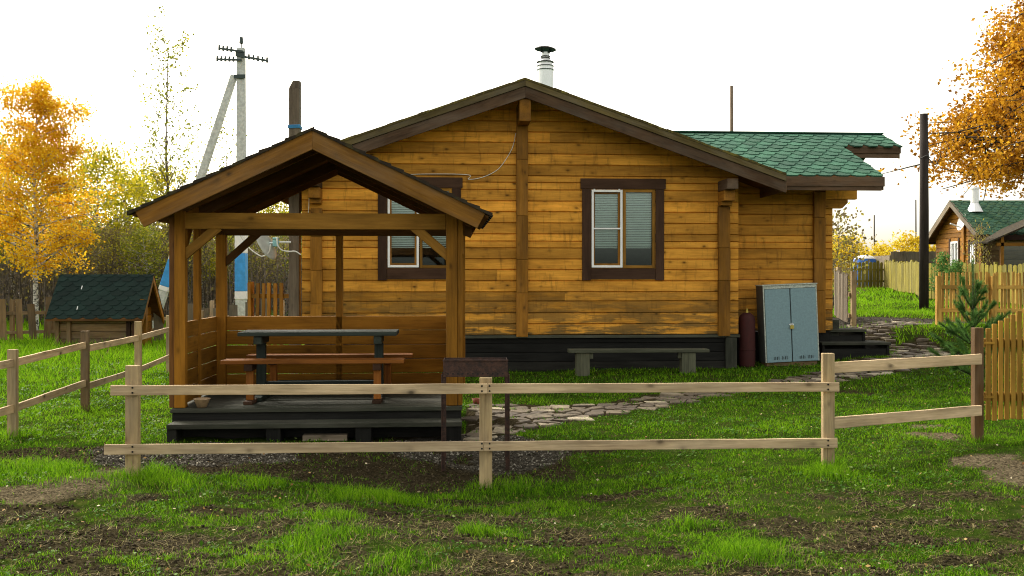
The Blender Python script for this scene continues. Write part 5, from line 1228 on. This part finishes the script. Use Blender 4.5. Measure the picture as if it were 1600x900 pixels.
for a_, b_ in segs:
    a_ = np.array(a_, float); b_ = np.array(b_, float); L_ = np.linalg.norm(b_-a_); D = (b_-a_)/L_; n_ = int(L_*1500); t = rg.uniform(.12, 1.04, n_); c = a_+(b_-a_)*t[:, None]
    r_ = rg.normal(0, 1, (n_, 3)); r_ -= (r_@D)[:, None]*D; r_ /= np.linalg.norm(r_, axis=1)[:, None]; dr = r_*.75+D*.65; e = c+dr*rg.uniform(.045, .085, n_)[:, None]; sd_ = np.cross(dr, D); sd_ = sd_/np.linalg.norm(sd_, axis=1)[:, None]*.0026
    Vs.append(np.stack([c-sd_, c+sd_, e], 1).reshape(-1, 3))
V = np.concatenate(Vs); n_ = len(V)//3; lf.add(V, {3: np.arange(n_*3).reshape(-1, 3)}, tint=np.repeat(rg.uniform(0, 1, n_), 3))
plant_tree('young_pine', 'bushy bright green young pine beside the arched gate', 'tree', pp[:2], pp[2], tk, lf, 'bark', 'pine', crown='needles').scale = (.82, .82, 1)

# ------------------------------------------------------------------ grass, clover, gravel, litter
def keepout(x, y, path=True):
    k = in_poly(x, y, PATH) & ((fbm(np.asarray(x)*5, np.asarray(y)*5, 77) < .66) | path)
    u, v = GF.inv(x, y); k |= (u > sl-.02) & (u < sr_+.02) & (v > 0.02) & (v < 2.25)
    u, v = HF.inv(x, y); k |= (u > uL-.0) & (u < uR) & (v > -.02) & (v < DEPTH+.2); k |= (u > uR-.1) & (u < wu1) & (v > WV) & (v < 4.7); k |= (u > wu1-.1) & (u < HF.u(1390, .45)+.05) & (v > .38) & (v < 2.6)
    k |= (x > 16.6) & (y > 33) & (y < 41)
    return k
rg = np.random.default_rng(17)
def blades(mb, x, y, h, w_, tint, lean=.35, two=True):
    n_ = len(x); z = GZ(x, y)-.006; a = rg.uniform(0, 2*math.pi, n_); la = rg.uniform(0, 2*math.pi, n_); l = rg.uniform(.1, 1, n_)*lean*h
    S_ = np.stack([np.cos(a), np.sin(a), np.zeros(n_)], 1)*(w_/2)[:, None]; B_ = np.stack([x, y, z], 1); Ld = np.stack([np.cos(la)*l, np.sin(la)*l, np.zeros(n_)], 1)
    if two:
        Mi = B_+Ld*.35+np.stack([np.zeros(n_)]*2+[h*.6], 1); T_ = B_+Ld*1.3+np.stack([np.zeros(n_)]*2+[h], 1)
        V = np.stack([B_-S_, B_+S_, Mi+S_*.8, Mi-S_*.8, T_], 1).reshape(-1, 3); i0 = np.arange(n_)[:, None]*5
        mb.add(V, {4: i0+[0, 1, 2, 3], 3: i0+[3, 2, 4]}, tint=np.repeat(tint, 5))
    else:
        T_ = B_+Ld+np.stack([np.zeros(n_)]*2+[h], 1); V = np.stack([B_-S_, B_+S_, T_], 1).reshape(-1, 3); mb.add(V, {3: np.arange(n_*3).reshape(-1, 3)}, tint=np.repeat(tint, 3))
gm_ = MB(); cl_ = MB()
posts_xy = [(p[0], p[1]) for p in fp]+[(gp[0], gp[1])]+lf_ if False else [(p[0], p[1]) for p in fp]+[(gp[0], gp[1]), lf[1] if isinstance(lf, list) else (0, 0)]
LFP = [((20-800)/F_PX*10.67, 10.67), ((133-800)/F_PX*12.8, 12.8)]
tuftc = [(p[0], p[1], .16) for p in fp]+[(gp[0], gp[1], .12), (*LFP[0], .3), (*LFP[1], .15)]
tuftc += [(*gnd(px_, py_)[:2], r_) for px_, py_, r_ in ((810, 765, .3), (1065, 822, .12), (1295, 742, .2), (95, 735, .3), (30, 735, .35), (520, 812, .2), (500, 840, .35), (240, 740, .2), (310, 765, .25), (620, 880, .3), (740, 835, .15), (1180, 870, .25))]
for (ya, yb, hwf, dens, hgt, wdt, two) in ((4.6, 7.0, .62, 7000, .026, .0042, True), (7.0, 10, .62, 4600, .028, .0046, True), (10, 14, .62, 2100, .036, .0070, True), (14, 20, .62, 650, .055, .013, False), (20, 34, .66, 240, .085, .024, False), (34, 50, .68, 60, .14, .05, False)):
    A = (yb-ya)*2*yb*hwf; n_ = int(A*dens); x = rg.uniform(-yb*hwf, yb*hwf, n_); y = rg.uniform(ya, yb, n_)
    B_, Gv_, S__ = masks(x, y); nz = fbm(x*2.3, y*2.3, 23); nz2 = fbm(x*7, y*7, 29, 3); nz3 = fbm(x*.7, y*.7, 37)
    strip = np.exp(-((y-(8.25+.12*np.sin(x*1.3)))/.26)**2)*sstep(.3, .6, fbm(x*2.6, y*2, 87))*sstep(1.2, .2, x)*sstep(-4.2, -3.4, x)
    tf = np.zeros(n_)
    for (tx, ty, tr_) in tuftc: tf = np.maximum(tf, np.exp(-((x-tx)**2+(y-ty)**2)/tr_**2))
    pr = (1-B_)*(.35+.9*sstep(.3, .6, nz2))+tf*.8*(1-S__)+strip*.7
    pr *= np.where(y < 8.3, .30+.85*sstep(.38, .62, nz+.12*sstep(0, 3, x)), 1)
    pr = np.where((B_ > .5) & (S__ < .2), np.maximum(pr, .24*(1-Gv_)*sstep(.35, .6, nz2)), pr)
    pr = np.where(in_poly(x, y, PATH), .45, pr); k = (rg.uniform(0, 1, n_) < pr) & ~keepout(x, y, False); x, y, tf, strip, nz, nz2, nz3, B_ = [v[k] for v in (x, y, tf, strip, nz, nz2, nz3, B_)]
    n_ = len(x); h = hgt*(.35+1.0*nz)*rg.uniform(.5, 1.5, n_)*(1+2.6*tf+2.0*strip)
    wild = sstep(-5.6, -6.5, x)*sstep(12, 20, y); h *= 1+1.2*wild; h = np.where(rg.uniform(0, 1, n_) < .03, h*1.8, h)
    dry = sstep(7.0, 5.2, y)*.42+sstep(8.4, 7.2, y)*.22*sstep(.6, .35, nz)
    tint = np.clip(.22+.62*nz+.14*tf+.22*strip+.30*(nz3-.5)+rg.normal(0, .21, n_), 0, .84)
    sunlit = np.maximum(sstep(-2.9, -4.2, x)*sstep(9.5, 11, y), sstep(18, 22, y)*sstep(4, 6, x)); tint = np.clip(tint+.24*sunlit+.05*sstep(1, 4, x)*sstep(7, 9, y), 0, .84)  # sunlit left lawn painted lighter in the blade tint, rear right lawn likewise
    dd = rg.uniform(0, 1, n_) < (.03+dry*sstep(.72, .38, nz+.6*tf)); tint = np.where(dd, rg.uniform(.86, 1, n_), tint)
    lean = np.where(dd, 1.6, .85)
    blades(gm_, x, y, h*np.where(dd, .8, 1), wdt*rg.uniform(.6, 1.3, n_), tint, lean, two)
tag(gm_.build('grass', M['grass']), 'patchy green grass with dry tufts covering the yard', 'grass', kind='stuff')
# clover and weeds
n_ = 90000; y = rg.uniform(5, 20, n_); x = rg.uniform(-.62, .62, n_)*y; B_, _, S__ = masks(x, y); cn = fbm(x*1.3, y*1.3, 61)
k = (B_ < .4) & (cn > .5) & (rg.uniform(0, 1, n_) < .45) & ~keepout(x, y); x, y = x[k], y[k]; n_ = len(x); z = GZ(x, y)+rg.uniform(.012, .045, n_)
a = rg.uniform(0, 6.28, n_); s = .0095*rg.uniform(.6, 1.4, n_)*(1+(y-5)/14); ti = rg.normal(0, .35, (n_, 2)); ca_, sa_ = np.cos(a), np.sin(a)
V = []
for da in (0, 1, 2, 3): 
    dx, dy = np.cos(a+da*math.pi/2)*s, np.sin(a+da*math.pi/2)*s; V.append(np.stack([x+dx, y+dy, z+dx*ti[:, 0]+dy*ti[:, 1]], 1))
V = np.stack(V, 1).reshape(-1, 3); tt = np.clip(rg.normal(.5, .25, n_), 0, .9); tt = np.where(rg.uniform(0, 1, n_) < .03, 1, tt)
cl_.add(V, {4: np.arange(n_*4).reshape(-1, 4)}, tint=np.repeat(tt, 4)); tag(cl_.build('clover', M['clover']), 'small clover leaves growing through the lawn', 'clover', kind='stuff')
# gravel + soil clods
def stones(x, y, s, tint):
    n_ = len(x); base = np.array([(1, 0, 0), (-1, 0, 0), (0, 1, 0), (0, -1, 0), (0, 0, .7), (0, 0, -.7)], float); V = base[None]*s[:, None, None]*rg.uniform(.6, 1.3, (n_, 6, 1)); a = rg.uniform(0, 6.28, n_); c, s_ = np.cos(a), np.sin(a)
    V = np.stack([V[..., 0]*c[:, None]-V[..., 1]*s_[:, None], V[..., 0]*s_[:, None]+V[..., 1]*c[:, None], V[..., 2]], -1); V += np.stack([x, y, GZ(x, y)+s*.2], 1)[:, None]
    f = np.array([[0, 2, 4], [2, 1, 4], [1, 3, 4], [3, 0, 4], [2, 0, 5], [1, 2, 5], [3, 1, 5], [0, 3, 5]]); F_ = (np.arange(n_)[:, None, None]*6+f[None]).reshape(-1, 3)
    m_ = MB(); m_.add(V.reshape(-1, 3), {3: F_}, tint=np.repeat(tint, 6)); return m_
n_ = 230000; y = rg.uniform(8.2, 30, n_)**1; y = np.where(rg.uniform(0, 1, n_) < .8, rg.uniform(8.3, 11.5, n_), y); x = rg.uniform(-.6, .6, n_)*y; B_, Gv_, _ = masks(x, y); k = (rg.uniform(0, 1, n_) < Gv_*.9) & ~keepout(x, y); x, y = x[k], y[k]
stones(x, y, .0068*rg.uniform(.5, 2.1, len(x))**1.2*(1+(y-8)/20), rg.uniform(0, 1, len(x))**2.0).build('gravel', M['gravel']); tag(bpy.data.objects['gravel'], 'grey crushed gravel around the gazebo step and by the path', 'gravel', kind='stuff')
n_ = 90000; y = rg.uniform(4.9, 10.3, n_); x = rg.uniform(-.6, .6, n_)*y; B_, Gv_, S__ = masks(x, y); k = (rg.uniform(0, 1, n_) < B_*(1-Gv_)*(1-sstep(.02, .2, S__))*.5) & ~keepout(x, y); x, y = x[k], y[k]
M['clod'] = leafmat('soil_clod', [(0, (.014, .011, .007)), (.7, (.046, .036, .021)), (1, (.11, .088, .054))], 0.0, .95)
stones(x, y, .0075*rg.uniform(.35, 1.9, len(x))**1.3, rg.uniform(0, 1, len(x))).build('soil_clods', M['clod']); tag(bpy.data.objects['soil_clods'], 'crumbly dark soil clods on the bare patches', 'soil', kind='stuff')
n_ = 150000; y = rg.uniform(4.8, 9.5, n_); x = rg.uniform(-.6, .6, n_)*y; B_, Gv_, S__ = masks(x, y); nq = fbm(x*2, y*2, 91)
k = (rg.uniform(0, 1, n_) < (.16+.34*B_)*(1-S__)*(1-Gv_)*sstep(.3, .6, nq)*np.where(y > 8.35, .3, 1)) & ~keepout(x, y); x, y = x[k], y[k]; n_ = len(x); a = rg.uniform(0, 6.28, n_); l = rg.uniform(.02, .075, n_); z = GZ(x, y)+rg.uniform(.002, .016, n_)
e = np.stack([x+np.cos(a)*l, y+np.sin(a)*l, z+rg.normal(0, .012, n_)+.006], 1); sw = np.stack([-np.sin(a), np.cos(a), np.zeros(n_)], 1)*.0018; b0 = np.stack([x, y, z], 1)
m_ = MB(); m_.add(np.stack([b0-sw, b0+sw, e+sw*.6, e-sw*.6], 1).reshape(-1, 3), {4: np.arange(n_*4).reshape(-1, 4)}, tint=np.repeat(rg.uniform(0, 1, n_)**1.4, 4)); tag(m_.build('dead_straw', M['straw']), 'dry dead grass stalks lying over the bare soil', 'straw', kind='stuff')
n_ = 1500; y = rg.uniform(4.9, 15, n_); x = rg.uniform(-.6, .6, n_)*y; k = ~keepout(x, y) & (rg.uniform(0, 1, n_) < .5); x, y = x[k], y[k]; V, Q, n_ = leafcloud(np.stack([x, y, GZ(x, y)+.02], 1), 1, .002, .024, rg, .8); m_ = MB(); m_.add(V, {4: Q}, tint=np.repeat(rg.uniform(0, 1, n_)**1.5, 4)); tag(m_.build('fallen_leaves', M['litter']), 'scattered pale fallen leaves on the grass', 'leaves', kind='stuff')
